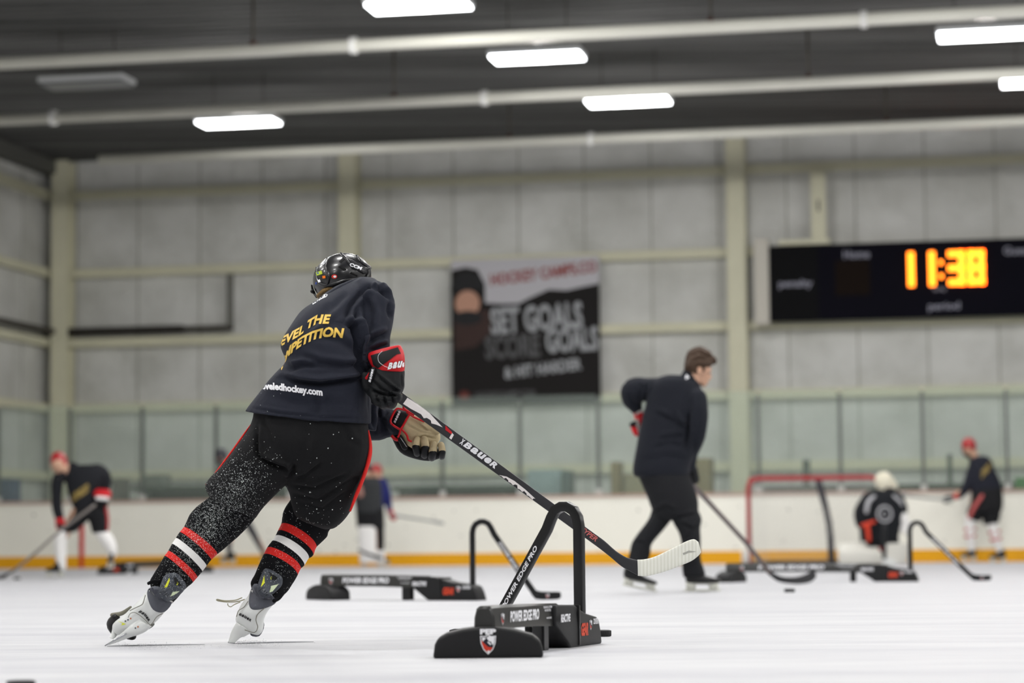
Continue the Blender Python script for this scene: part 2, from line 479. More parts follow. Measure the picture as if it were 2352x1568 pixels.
# wall girts and panel seams
n = 0
zs = [onp(1176, y, WD)[1] for y in (412, 597, 762, 917, 1078)]
for z in zs:
    n += 1
    g = MB(); hbox(g, sL, sR, WD - .16, WD, z - .075, z + .075); hbox(g, sL, sR, WD - .2, WD - .16, z - .095, z + .0)
    st('trim_%d' % n, g, m_cream, smooth=False)
    n += 1
    g = MB(); hbox(g, sL, sL + .16, DN, WD - .01, z - .075, z + .075)
    st('trim_%d' % n, g, m_cream, smooth=False)
n += 1
g = MB(); s = sL + .55
while s < sR - .3: hbox(g, s, s + .03, WD - .012, WD, 0, CZ); s += 1.22
d = WD - 1.3
while d > -30: hbox(g, sL, sL + .012, d, d + .03, 0, CZ); d -= 1.22
st('trim_%d' % n, g, mat('seam_tape', (172, 172, 165), .5), smooth=False)
def column(px, py, lab, d=WD - .42, w=.33):
    s, _ = onp(px, py, d)
    root = empty('steel_column', H(s, d + .1, 0), lab, 'column', 'white steel columns along the back wall')
    m = MB(); hbox(m, s - w / 2, s + w / 2, d, d + .02, 0, CZ - .02); m.build('front_flange', m_cream, root, smooth=False)
    m = MB(); hbox(m, s - .012, s + .012, d + .02, d + .34, 0, CZ - .02); m.build('web', m_cream, root, smooth=False)
    m = MB(); hbox(m, s - w / 2, s + w / 2, d + .34, d + .36, 0, CZ - .02); m.build('rear_flange', m_cream, root, smooth=False)
column(797, 500, 'white steel wall column rising behind the black-helmeted skater')
column(1693, 700, 'white steel wall column beside the scoreboard, right of the young coach')
column(136, 700, 'dim steel wall column standing in the left corner of the hall')
# conduit, dark, on the left
s1, z1 = onp(528, 752, WD - .25); s0 = sL + .02; z2 = onp(528, 628, WD - .25)[1]; s_c = onp(420, 752, WD - .25)[0]
co = empty('wall_conduit', H(s1, WD - .25, z1), 'dark conduit running along the left wall panels and turning up to a girt', 'pipe')
g = MB(); hbox(g, s0, s_c, WD - .3, WD - .16, z1 - .07, z1 + .07); g.build('duct', mat('shaded_duct', (40, 36, 33), .6), co, smooth=False, bevel=.01)  # left run made thicker and darker to stand in for the shadow there
g = MB(); hbox(g, s_c, s1 + .05, WD - .28, WD - .17, z1 - .05, z1 + .05); g.build('duct', m_dkpipe, co, smooth=False, bevel=.01)
g = MB(); hbox(g, s1 - .05, s1 + .05, WD - .28, WD - .17, z1, z2); g.build('riser', mat('riser_grey', (110, 110, 104), .6), co, smooth=False, bevel=.01)
g = MB(); hbox(g, sL + .18, sL + .3, WD - 14, WD - .3, z1 - .05, z1 + .05); g.build('duct', m_dkpipe, co, smooth=False, bevel=.01)
# eave beam in the left corner
g = MB(); hbox(g, sL, sL + .3, DN, WD, CZ - .28, CZ - .02); n += 1; st('trim_%d' % n, g, mat('eave_beam', (92, 92, 88), .5), smooth=False)
# purlin pipes across the ceiling
def purlin(pxL, pyL, zc, r, lab, s_from, coup, cls):
    a = Z(pxL, pyL, zc); dd = (a - B0).dot(aw)
    root = empty('ceiling_pipe', H(s_from, dd, zc), lab, 'pipe', 'white pipes under the ceiling')
    MB().tube([H(s_from, dd, zc), H(sR - .1, dd, zc)], r, n=20).build('pipe', m_pipe, root)
    for px in coup:
        c = Z(px, pyL + (px - pxL) * (-.046), zc); s = (c - B0).dot(wd)
        MB().tube([H(s - .04, dd, zc), H(s + .04, dd, zc)], r * 1.35, n=20).build('coupling', mat('coupling', (236, 236, 234), .3), root, auto=40)
    for px in cls:
        c = Z(px, pyL + (px - pxL) * (-.046), zc); s = (c - B0).dot(wd)
        MB().tube([H(s, dd, zc), H(s, dd, CZ)], .02, n=8).build('hanger_rod', m_dkpipe, root)
        MB().tube([H(s - .03, dd, zc + r), H(s + .03, dd, zc + r)], .05, n=12).build('hanger_clamp', mat('clamp', (70, 44, 36), .6), root)
zc = 6.78
purlin(1176, 86, zc, .082, 'white pipe below the ceiling, nearest of the three', sL + .3, (810, 1985), (577, 1634))
purlin(1176, 222, zc, .082, 'white pipe below the ceiling, middle one of the three', sL + .3, (122, 1113), (905, 1857))
a3 = Z(240, 372, zc); s3 = (a3 - B0).dot(wd)
purlin(1176, 327, zc, .082, 'white pipe below the ceiling, farthest of the three beside the back wall', s3, (1357,), (1170, 2035))

# ---- ceiling lamps
m_lit = mat('lamp_lit', (255, 255, 255), .5, emis=(250, 252, 255), estr=9)
m_unlit = mat('lamp_unlit', (120, 122, 124), .3)
m_hous = mat('lamp_housing', (210, 212, 212), .4)
LZ = 6.86
def lamp_at(s, d, lab, lit=True, name='ceiling_light'):
    c = H(s, d, LZ)
    root = empty(name, c + Vector((0, 0, .05)), lab, 'ceiling light', 'ceiling light panels')
    hbox(MB(), s - .63, s + .63, d - .28, d + .28, LZ + .0, LZ + .07).build('housing', m_hous, root, smooth=False, bevel=.01)
    hbox(MB(), s - .61, s + .61, d - .26, d + .26, LZ - .035, LZ + .0).build('diffuser', m_lit if lit else m_unlit, root, smooth=False, bevel=.012)
    for q in (-.4, .4):
        MB().tube([H(s + q, d, LZ + .07), H(s + q, d, CZ)], .008, n=6).build('hanger', m_dkpipe, root)
    if lit:
        L = bpy.data.lights.new('lamp_light', 'AREA'); L.shape = 'RECTANGLE'; L.size = 1.2; L.size_y = .5; L.energy = LAMP_W; L.color = (1, .99, .97)
        lo = bpy.data.objects.new('lamp_light', L); COL.objects.link(lo); lo.parent = root
        M = Matrix((wd, -aw, Vector((0, 0, -1)))).transposed().to_4x4()      # faces down
        M = Matrix((wd, aw, wd.cross(aw))).transposed().to_4x4()
        lo.matrix_local = Matrix.Translation(Vector((0, 0, -.10))) @ M
        L = bpy.data.lights.new('lens_light', 'POINT'); L.shadow_soft_size = .12; L.energy = SIDE_W; L.color = (1, .985, .95)
        lo = bpy.data.objects.new('lens_light', L); COL.objects.link(lo); lo.parent = root; lo.location = (0, 0, -.24)
    return root
vis = [(962, 12, 'lit ceiling light at the top edge of the picture, nearest of the middle row'),
       (1234, 130, 'lit ceiling light between the first and second white pipes, above the banner'),
       (1443, 232, 'lit ceiling light just below the middle white pipe, above the young coach'),
       (548, 280, 'lit ceiling light hanging alone over the left half of the hall'),
       (2265, 78, 'lit ceiling light at the upper right beneath the nearest pipe'),
       (2400, 186, 'lit ceiling light cut by the right edge of the picture')]
done = []
for px, py, lab in vis:
    p = Z(px, py, LZ); s = (p - B0).dot(wd); d = (p - B0).dot(aw); done.append((s, d)); lamp_at(s, d, lab)
p = Z(200, 192, LZ); lamp_at((p - B0).dot(wd), (p - B0).dot(aw), 'unlit dark ceiling light panel at the upper left', lit=False)
done.append(((p - B0).dot(wd), (p - B0).dot(aw)))
sA, dA = done[0]
stp = ((done[0][0] - done[2][0]) / 2, (done[0][1] - done[2][1]) / 2)
lamp0 = None
for j in (-2, -1, 0, 1, 2, 3):
    for k in range(1, 9):
        s = sA + j * 7.0 + stp[0] * k; d = dA + stp[1] * k * 1.05 + (.6 if j % 2 else 0)
        if s < sL + 1.5 or s > sR - 1.5 or d < DN + 1: continue
        if j <= -2 or (j == -1 and k < 5): continue      # the lamps over the left corner are off
        if lamp0 is None:
            lamp0 = lamp_at(s, d, 'lit ceiling light in the rows over the near half of the rink')
            lamp0_s = (s, d)
        else:
            c = copy_tree(lamp0); c.location = H(s, d, LZ + .05)

# ---- end boards
zt = 1.06
bd = empty('dasher_board', H(0, 0, 0), 'white rink boards with yellow kick plate and glass panels along the far end', 'rink boards')
hbox(MB(), sL + .05, sR - .05, 0, .1, .19, zt - .03).build('white_panel', m_board, bd, smooth=False)
hbox(MB(), sL + .05, sR - .05, -.012, .1, 0, .19).build('kick_plate', m_kick, bd, smooth=False)
hbox(MB(), sL + .05, sR - .05, -.02, .16, zt - .03, zt + .015).build('cap_rail', m_cap, bd, smooth=False, bevel=.008)
s, _ = onp(188, 1250); hbox(MB(), s - .035, s + .035, -.016, .0, .0, zt - .04).build('goal_line_mark', mat('line_red', (196, 40, 44), .5), bd, smooth=False)
# scuffs on the boards
m_scuff = mat('scuff', (176, 176, 168), .7)
b = MB(); rs = random.Random(3)
for i in range(60):
    s = rs.uniform(-8, 9); z = rs.uniform(.25, .9) ** 1.2; l = rs.uniform(.01, .05); hh = rs.uniform(.01, .04)
    hbox(b, s, s + l, -.0025, 0, z, z + hh)
tag(b.build('scuff_marks', m_scuff, bd, smooth=False), kind='stuff')
# glass and posts
GT = 2.62
i = 0
s = onp(1742, 1000, .06)[0]; ss = []
q = s
while q > sL + .2: q -= 1.235
q += 1.235
first_post = None; first_pane = None
while q < sR - .4 and q < 16:
    up = hbox(MB(), q - .028, q + .028, .03, .09, zt + .015, GT - .05).build('glass_post', m_post, bd, smooth=False, bevel=.006)
    hbox(MB(), q - .045, q + .045, .02, .1, zt + .015, zt + .1).build('foot_bracket', mat('bracket', (190, 190, 186), .4), up, smooth=False, bevel=.006)
    hbox(MB(), q + .03, q + 1.205, .055, .067, zt + .015, GT).build('glass_panel', m_glass, bd, smooth=False)
    q += 1.235
# clutter behind the glass
m_wood = mat('crate_wood', (128, 112, 78), .8, var=.2, vscale=5)
m_darkg = mat('dark_green_bench', (64, 72, 62), .7)
def clutter(px0, px1, py0, d0, dep, m, name, lab, cat):
    s0_, z_ = onp(px0, py0, d0); s1_, _ = onp(px1, py0, d0)
    root = empty(name, H((s0_ + s1_) / 2, d0 + dep / 2, 0), lab, cat)
    hbox(MB(), s0_, s1_, d0, d0 + dep, .0, z_).build('body', m, root, smooth=False, bevel=.02)
    for t in (.33, .66):
        hbox(MB(), s0_ - .01, s1_ + .01, d0 - .015, d0, z_ * t - .03, z_ * t + .03).build('batten', m, root, smooth=False)
clutter(1590, 1632, 1052, .9, .5, m_wood, 'storage_crate', 'tall brown crate behind the glass, right of the young coach', 'crate')
clutter(1402, 1423, 1060, .7, .4, m_wood, 'storage_crate', 'narrow brown crate behind the glass, left of the young coach', 'crate')
clutter(1428, 1560, 1088, 1.2, .5, mat('tan_box', (150, 140, 112), .8), 'storage_crate', 'low tan crate behind the glass and the young coach', 'crate')
clutter(1210, 1290, 1078, 1.2, .4, mat('blue_bin', (150, 165, 168), .6), 'storage_bin', 'pale blue-grey bin behind the glass below the banner', 'bin')
clutter(1288, 1310, 1080, .8, .4, mat('dark_bin', (80, 92, 90), .6), 'storage_bin', 'dark narrow bin behind the glass below the banner', 'bin')
clutter(325, 375, 1090, 1.0, .4, mat('grey_bag', (110, 112, 106), .8), 'equipment_bag', 'grey bag behind the glass, right of the red-helmeted puck carrier', 'bag')
clutter(255, 285, 1098, .8, .3, mat('brown_bag', (104, 100, 92), .8), 'equipment_bag', 'small brown bag behind the glass next to the grey bag', 'bag')
clutter(-40, 26, 1100, .5, .4, mat('blue_bag', (70, 84, 110), .8), 'equipment_bag', 'blue bag behind the glass at the left edge', 'bag')
clutter(2330, 2420, 1096, .9, .4, mat('green_bag', (58, 120, 48), .8), 'equipment_bag', 'green bag behind the glass at the right edge', 'bag')
clutter(1843, 1858, 1055, 1.2, .2, m_darkg, 'corner_post', 'dark slim post standing behind the goal and the glass', 'post')
clutter(2175, 2186, 1042, 1.2, .2, m_darkg, 'corner_post', 'grey-green slim post behind the glass, left of the skater with striped socks', 'post')
for px0, px1, lab in ((900, 1180, 'below the left edge of the banner'), (1745, 2330, 'behind the goal'), (300, 640, 'at the left behind the leaning skater')):
    s0_, z_ = onp(px0, 1116, .5); s1_, _ = onp(px1, 1116, .5)
    root = empty('bench', H((s0_ + s1_) / 2, .7, 0), 'long dark bench behind the glass ' + lab, 'bench')
    hbox(MB(), s0_, s1_, .5, .95, z_ - .08, z_).build('bench_seat', m_darkg, root, smooth=False, bevel=.01)
    hbox(MB(), s0_, s1_, .93, .97, .1, z_ - .08).build('back_panel', m_darkg, root, smooth=False)
    for t in (.1, .5, .9):
        q = s0_ + (s1_ - s0_) * t; hbox(MB(), q - .04, q + .04, .55, .9, 0, z_ - .08).build('leg', m_darkg, root, smooth=False)
# ---- banner
m_blk = mat('banner_black', (38, 36, 36), .8, spec=.15); m_bwh = mat('banner_white', (196, 194, 200), .6); m_bred = mat('banner_red', (150, 70, 66), .6)
m_bg1 = mat('banner_letters', (168, 170, 174), .6); m_bg2 = mat('banner_dim_letters', (88, 88, 90), .6)
D_B = WD - .26
bs0, bz1 = onp(1036, 598, D_B); bs1, _ = onp(1376, 590, D_B); _, bz0 = onp(1036, 932, D_B)
ban = empty('wall_banner', H((bs0 + bs1) / 2, D_B, bz0), 'black and white hockey camp banner hanging on the back wall', 'banner')
hbox(MB(), bs0, bs1, D_B, D_B + .015, bz0, bz1).build('sheet', m_blk, ban, smooth=False)
bw, bh = bs1 - bs0, bz1 - bz0
TB = frame_mat(H(bs0, D_B, bz0), wd, (0, 0, 1))
def Bp(x, y): return (x * bw, y * bh)
poly_flat('white_torn_field', [[Bp(*p) for p in ((0, 1), (0, .93), (.1, .95), (.18, .93), (.23, .83), (.23, .70), (.35, .69), (.46, .69), (.52, .72), (.66, .78), (.78, .77), (.88, .79), (1, .81), (1, 1))]], TB, m_bwh, ban, .002)
poly_flat('maroon_shape', [[Bp(*p) for p in ((.02, .62), (.12, .6), (.22, .66), (.26, .64), (.27, .5), (.16, .4), (.02, .38))]], TB, mat('banner_maroon', (58, 38, 34), .6), ban, .003)
def circ(cx, cy, rx, ry, n=24, a0=0, a1=2 * math.pi): return [(cx + rx * math.cos(a0 + (a1 - a0) * i / n), cy + ry * math.sin(a0 + (a1 - a0) * i / n)) for i in range(n + (0 if a1 - a0 > 6.2 else 1))]
poly_flat('portrait_face', [[(x * bw, y * bh) for x, y in circ(.11, .70, .085, .09)]], TB, mat('banner_skin', (196, 150, 128), .6), ban, .004)
poly_flat('portrait_helmet', [[(x * bw, y * bh) for x, y in circ(.11, .79, .115, .13, 20, 0, math.pi)]], TB, mat('banner_helmet', (28, 28, 31), .6), ban, .005)
poly_flat('portrait_collar', [[(x * bw, y * bh) for x, y in circ(.11, .60, .1, .05)]], TB, MATS['banner_helmet'], ban, .006)
def btext(s, x, y, w, h, m, rot=.11, bold=.04, z=.004):
    T = TB @ Matrix.Translation((x * bw, y * bh, z)) @ Matrix.Rotation(rot, 4, 'Z')
    flat_text('banner_lettering', s, T, h * bh, m, ban, width=w * bw, bold=bold)
btext('HOCKEY CAMPS.CO', .27, .82, .72, .075, m_bred, rot=.10)
btext('SET GOALS', .27, .49, .62, .17, m_bg1, rot=.05)
btext('SCORE', .23, .32, .37, .15, m_bg2, rot=.03)
btext('GOALS', .64, .355, .35, .155, m_bg1, rot=.03)
btext('& HIT HARDER', .36, .18, .52, .075, m_bg1, rot=.10)
btext('HOCKEYCAMPS.COM', .16, .055, .4, .035, m_bg2, rot=.02)
poly_flat('round_mark', [[(x * bw, y * bh) for x, y in circ(.085, .07, .035, .03)]], TB, mat('banner_mark', (110, 52, 46), .6), ban, .004)
# ---- scoreboard
D_S = WD - .62
ks0, kz1 = onp(1766, 566, D_S); ks1 = ks0 + 7.1; _, kz0 = onp(1766, 738, D_S)
kz1 = kz0 + 1.33
sb = empty('scoreboard', H(ks0 + 2, D_S, kz0), 'black scoreboard with glowing amber clock hanging on the back wall', 'scoreboard')
hbox(MB(), ks0, ks1, D_S, D_S + .18, kz0, kz1).build('case', mat('board_black', (12, 11, 22), .8, spec=.1), sb, smooth=False, bevel=.01)
hbox(MB(), ks0 + .02, ks0 + .85, D_S - .006, D_S, kz0 + .02, kz1 - .02).build('side_panel', mat('board_side', (18, 18, 20), .8, spec=.1), sb, smooth=False)
hbox(MB(), ks0 + 1.15, ks0 + 1.75, D_S - .006, D_S, kz0 + .42, kz1 - .3).build('unlit_digit_panel', mat('board_unlit', (26, 18, 14), .8, spec=.1), sb, smooth=False)
hbox(MB(), ks0 - .27, ks0 - .01, D_S - .01, D_S + .16, kz0 - .05, kz1 + .14).build('end_cap', mat('board_endcap', (205, 200, 190), .5), sb, smooth=False, bevel=.01)
m_led = mat('led_amber', (255, 170, 20), .5, emis=(255, 120, 26), estr=5.5)
def led_digit(x, ch, h=.60, w=.29, t=.105):
    SEG = {'1': 'bc', '3': 'abgcd', '8': 'abcdefg'}[ch]
    b = MB(); z = .54; zb = kz0 + z
    def sg(x0, x1, y0, y1): hbox(b, x0, x1, D_S - .03, D_S - .002, zb + y0, zb + y1)
    if ch == '1': sg(x + w - t, x + w, 0, h)
    else:
        if 'a' in SEG: sg(x, x + w, h - t, h)
        if 'g' in SEG: sg(x, x + w, h / 2 - t / 2, h / 2 + t / 2)
        if 'd' in SEG: sg(x, x + w, 0, t)
        if 'b' in SEG: sg(x + w - t, x + w, h / 2, h)
        if 'c' in SEG: sg(x + w - t, x + w, 0, h / 2)
        if 'f' in SEG: sg(x, x + t, h / 2, h)
        if 'e' in SEG: sg(x, x + t, 0, h / 2)
    b.build('lit_digit', m_led, sb, smooth=False)
sx = onp(2094, 600, D_S)[0]
def sxp(px): return onp(px, 600, D_S)[0]
led_digit(sxp(2094) - .25, '1'); led_digit(sxp(2142) - .25, '1')
b = MB()
for zz in (.67, .91): hbox(b, sxp(2157), sxp(2157) + .06, D_S - .03, D_S - .002, kz0 + zz, kz0 + zz + .07)
b.build('lit_colon', m_led, sb, smooth=False)
led_digit(sxp(2177), '3'); led_digit(sxp(2222), '8')
m_lab = mat('board_label', (150, 150, 165), .5)
def sbt(t, px, z, h, w=None):
    flat_text('board_lettering', t, frame_mat(H(sxp(px), D_S - .008, kz0 + z * 1.07), wd, (0, 0, 1)), h * 1.07, m_lab, sb, width=w * 1.07 if w else None)
sbt('Home', 1938, 1.0, .13, .42); sbt('Guest', 2306, .98, .13, .42); sbt('penalty', 1788, .56, .12, .55); sbt('period', 2130, .12, .12, .5); sbt('Fair-Play', 2142, .42, .06, .2)
# bracket above scoreboard
s, zt_ = onp(1878, 392, D_S + .1); _, zb_ = onp(1878, 545, D_S + .1)
br = empty('hanging_bracket', H(s, D_S + .1, kz1 + .01), 'white perforated steel post rising above the scoreboard', 'bracket')
hbox(MB(), s - .13, s + .13, D_S + .1, D_S + .16, kz1 + .01, zt_).build('plate', m_cream, br, smooth=False)
hbox(MB(), s - .02, s + .02, D_S + .09, D_S + .1, kz1 + .6, kz1 + .8).build('slot', m_dkpipe, br, smooth=False)
hbox(MB(), s - .7, s + .2, D_S + .02, D_S + .16, kz1 + .015, kz1 + .1).build('shelf', m_cream, br, smooth=False)

# ------------------------------------------------------------------ people: shared materials
m_skin = mat('skin', (192, 152, 128), .55, spec=.35)
m_jer = mat('navy_cloth', (27, 30, 42), .8, spec=.25, bump=.25, bscale=420, sheen=.03)
m_blkc = mat('black_cloth', (17, 17, 19), .85, spec=.2, bump=.25, bscale=420, sheen=.02)
m_sockb = mat('black_knit', (16, 16, 19), .95, spec=.15, bump=.5, bscale=700)
m_red = mat('red_cloth', (206, 34, 28), .8, bump=.2, bscale=500)
m_redg = mat('red_nylon', (186, 16, 26), .5)
m_wht = mat('white_cloth', (232, 230, 228), .8)
m_blkn = mat('black_nylon', (14, 16, 19), .6, spec=.25)
m_palm = mat('palm_suede', (186, 170, 136), .9, bump=.3, bscale=300, var=.12, vscale=25)
m_blkp = mat('black_plastic', (15, 15, 17), .3, spec=.35)
m_shell = mat('helmet_gloss', (15, 15, 19), .3, spec=.5, coat=.25)
m_matte = mat('matte_black', (26, 26, 29), .6)
m_redh = mat('red_helmet', (156, 22, 26), .3, spec=.5, coat=.4)
m_whp = mat('white_plastic', (222, 224, 222), .3, spec=.5)
m_steel = mat('steel', (190, 192, 196), .25, metal=1)
m_gold = mat('gold_print', (228, 190, 88), .5)
m_wprint = mat('white_print', (236, 236, 240), .5)
m_grey = mat('boot_grey', (84, 86, 94), .55, bump=.3, bscale=260)
m_dgrey = mat('dark_grey_rubber', (66, 70, 78), .5)
m_carbon = mat('stick_carbon', (44, 44, 47), .4)
m_hair = mat('brown_hair', (62, 46, 34), .7, bump=.9, bscale=90)
m_blond = mat('blond_hair', (112, 88, 50), .7, bump=.8, bscale=120)

def part(name, mb, m, parent, voxel=.008, it=5, lines=None, namp=.0015, nscale=9):
    me = fuse(mb, voxel, it)
    if lines is not None: folds(me, lines, namp, nscale)
    return link_mesh(name, me, m, parent)
def px2m(Y): return Y / FPX

# ================================================================== MAIN SKATER
F0 = G(400, 1481)
sk = empty('person', (F0.x, 9.1, 0), 'skater seen from behind leaning into a stride, black helmet, navy jersey with gold lettering', 'person')
# body under the clothes: one continuous surface
b = MB()
b.LR([(600, 900, 835, 915, 9.15, .12), (650, 840, 838, 850, 9.13, .12), (665, 790, 838, 800, 9.15, .13), (700, 740, 845, 740, 9.2, .13), (745, 700, 858, 690, 9.28, .11), (785, 672, 858, 662, 9.32, .07)])
b.limb([(800, 690, 9.32, 34), (792, 665, 9.36, 30), (786, 650, 9.4, 30)])
hc = U(785, 640, 9.42)
b.ell(hc, .088, .098, .098)
b.limb([(812, 652, 9.40, 22), (806, 640, 9.38, 12)])           # jaw / cheek
b.ell(U(806, 638, 9.35), .012, .014, .022)                      # ear
b.limb([(852, 690, 9.2, 30), (862, 740, 9.16, 28), (868, 790, 9.13, 24), (882, 850, 9.08, 18), (890, 880, 9.06, 18)])
b.limb([(780, 800, 9.3, 40), (830, 940, 9.33, 28), (880, 968, 9.33, 22), (935, 985, 9.3, 16)])
b.limb([(640, 1000, 9.12, 60), (580, 1080, 9.14, 56), (515, 1180, 9.16, 36), (440, 1270, 9.12, 22), (378, 1350, 9.09, 13), (355, 1385, 9.08, 11)])
b.limb([(760, 1000, 9.12, 60), (745, 1080, 9.2, 50), (705, 1190, 9.26, 30), (652, 1290, 9.24, 22), (608, 1360, 9.18, 13), (595, 1395, 9.18, 11)])
b.LR([(600, 930, 830, 940, 9.13, .12), (600, 1000, 830, 1000, 9.12, .13), (610, 1060, 820, 1060, 9.13, .11)])
body = part('body', b, m_skin, sk, .01, 4)

# jersey
b = MB()
b.LR([(563, 944, 852, 972, 9.13, .165, -.10), (575, 925, 852, 948, 9.13, .165, -.08), (612, 880, 850, 905, 9.12, .165), (638, 852, 848, 872, 9.11, .165),
      (657, 830, 847, 845, 9.11, .165), (647, 800, 847, 815, 9.12, .17), (650, 780, 850, 790, 9.13, .175), (670, 745, 856, 750, 9.16, .18),
      (692, 715, 862, 712, 9.2, .175), (728, 690, 868, 675, 9.24, .16), (768, 662, 872, 655, 9.27, .13), (806, 646, 866, 643, 9.28, .09), (828, 638, 858, 638, 9.28, .05)], k=4, n=40, e=2.3)
b.limb([(838, 668, 9.18, 33), (862, 690, 9.14, 42), (864, 725, 9.12, 40), (858, 765, 9.1, 40), (862, 798, 9.08, 35), (866, 825, 9.07, 30)], k=4, n=24)
b.limb([(800, 780, 9.3, 40), (820, 900, 9.32, 44), (850, 968, 9.33, 41), (885, 970, 9.32, 36), (908, 972, 9.31, 30)], k=4)
b.LR([(800, 930, 868, 930, 9.2, .06), (815, 960, 868, 965, 9.2, .05), (838, 985, 864, 990, 9.2, .03)], k=3)
jl = [([(646, 868), (690, 876), (735, 880), (790, 874), (850, 866)], 6, .020), ([(655, 832), (672, 846), (700, 838), (735, 842)], 6, .010), ([(690, 815), (735, 835), (790, 842), (850, 838)], 8, .009),
      ([(862, 640), (830, 672), (806, 700), (790, 742)], 6, .010), ([(790, 742), (815, 748), (826, 800), (834, 870)], 7, .026), ([(818, 700), (816, 750), (822, 800)], 6, .010),
      ([(868, 632), (872, 655), (886, 672), (902, 690)], 5, .012), ([(838, 660), (870, 662), (895, 678)], 6, .008), ([(842, 682), (852, 720), (846, 760)], 8, .007), ([(896, 690), (893, 712), (900, 735)], 5, .008),
      ([(838, 790), (862, 775), (895, 762)], 6, .012), ([(846, 808), (872, 796), (896, 790)], 5, .010), ([(712, 770), (780, 782), (830, 815)], 10, .006), ([(600, 905), (690, 925), (830, 930)], 12, .004),
      ([(722, 902), (728, 930), (726, 960)], 7, .004), ([(760, 900), (740, 935), (700, 960)], 9, .003), ([(568, 934), (640, 948), (740, 958), (845, 960)], 3.2, .003), ([(760, 690), (735, 730), (700, 760)], 9, .006), ([(800, 668), (770, 700), (745, 730)], 8, .005),
      ([(862, 930), (872, 960), (885, 1000)], 6, .010), ([(890, 940), (880, 965), (895, 1000)], 6, .009), ([(848, 870), (850, 930), (862, 990)], 5, .012)]
me = fuse(b, .0055, 3); folds(me, jl, .005, 6)
jersey = link_mesh('jersey', me, m_jer, sk)
# collar
b = MB(); b.tube([U(738, 690, 9.16), U(765, 672, 9.14), (U(800, 652, 9.17)), U(830, 640, 9.24)], [.008, .012, .012, .008], n=10, k=4); b.build('collar', m_jer, jersey)
jb = bvh_of([jersey])
drape_text('lettering', 'LEVEL THE', [(628, 804), (650, 791), (690, 769), (708, 753), (728, 742), (758, 742)], 20, jb, m_gold, jersey, bold=.045, shear=.15, upd=(.12, -1), spacing=1.06)
drape_text('lettering', 'OMPETITION', [(645, 854), (652, 836), (664, 814), (690, 794), (722, 778), (752, 772), (789, 775)], 21, jb, m_gold, jersey, bold=.045, shear=.1, upd=(.1, -1))
drape_text('lettering', 'leveledhockey.com', [(597, 892), (640, 895), (741, 908)], 15.5, jb, m_wprint, jersey, bold=.045, upd=(-.05, -1))
drape_text('lettering', 'LEVELED', [(718, 699), (738, 686), (752, 680)], 7, jb, m_wprint, jersey, bold=.05)

# pants
b = MB()
b.LR([(585, 935, 843, 945, 9.13, .14), (580, 960, 845, 972, 9.13, .15), (572, 985, 848, 1005, 9.13, .155), (566, 1010, 850, 1030, 9.13, .155), (572, 1045, 846, 1058, 9.14, .15), (600, 1080, 838, 1085, 9.15, .13), (640, 1100, 800, 1105, 9.16, .1)], k=4, n=36, e=2.2)
b.LR([(572, 985, 730, 1040, 9.12, .13), (540, 1030, 690, 1082, 9.12, .13), (505, 1075, 660, 1108, 9.13, .125), (474, 1112, 628, 1142, 9.14, .12), (480, 1136, 604, 1168, 9.14, .11), (488, 1148, 586, 1192, 9.15, .10)], k=4, n=32, e=2.2)
b.LR([(650, 1050, 848, 1025, 9.15, .13), (655, 1105, 842, 1068, 9.17, .13), (665, 1135, 824, 1125, 9.2, .125), (668, 1158, 804, 1176, 9.22, .115), (678, 1185, 772, 1209, 9.23, .1), (700, 1198, 748, 1214, 9.23, .07)], k=4, n=32, e=2.2)
pl = [([(590, 975), (590, 1035), (596, 1052), (640, 1072), (672, 1078)], 5, .016), ([(660, 1100), (672, 1085), (676, 1062)], 6, .014),
      ([(676, 1096), (700, 1092), (740, 1060)], 4, .006), ([(665, 1112), (720, 1122), (800, 1085)], 5, .005), ([(670, 1130), (730, 1150), (825, 1090)], 6, .005),
      ([(685, 1150), (740, 1170), (810, 1120)], 6, .005), ([(600, 955), (620, 1000), (625, 1040)], 8, .004), ([(530, 1060), (560, 1080), (600, 1085)], 7, .004),
      ([(500, 1120), (540, 1150), (590, 1165)], 7, .005), ([(700, 965), (705, 1010), (690, 1060)], 10, .003), ([(785, 970), (800, 1010), (835, 1030)], 8, .003)]
me = fuse(b, .0055, 4); folds(me, pl, .004, 7)
pants = link_mesh('pants', me, m_blkc, sk)
pb = bvh_of([pants])
def stripe(pts, w, Yv):
    P = [U(x, y, Yv) for x, y in pts]; b = MB(); b.tube(P, [w * q * px2m(9.13) for q in (.4, 1, 1.2, 1, 1, .5)][:len(P)], n=10, k=4, flat=(1, 3.5)); b.build('side_stripe', m_red, pants)
stripe([(576, 975), (560, 1000), (538, 1032), (512, 1066), (490, 1095), (473, 1113)], 3.4, 9.14)
stripe([(846, 988), (850, 1020), (848, 1050), (836, 1092), (821, 1130), (804, 1174)], 4.5, 9.12)

# socks
def sock(st, mids):
    b = MB(); b.LR(st, k=5, n=32, e=2.1, mids=mids)
    me = b.mesh(); folds(me, [], .0025, 16); return link_mesh('sock', me, [m_sockb, m_red, m_wht], sk)
ksL = sock([(505, 1128, 600, 1165, 9.15, .085, .2), (462, 1158, 580, 1196, 9.16, .09, .25), (440, 1180, 545, 1230, 9.16, .085, .3), (422, 1213, 499, 1270, 9.14, .075, .3), (413, 1225, 485, 1284, 9.13, .072, .3),
            (404, 1238, 474, 1297, 9.13, .07, .3), (395, 1251, 464, 1310, 9.12, .068, .3), (387, 1267, 453, 1323, 9.11, .066, .3), (379, 1279, 443, 1335, 9.1, .064, .3),
            (356, 1315, 424, 1352, 9.09, .058, .3), (345, 1335, 404, 1374, 9.08, .052, .3), (346, 1348, 394, 1384, 9.08, .045, .3)], [0, 0, 0, 1, 0, 2, 0, 1, 0, 0, 0])
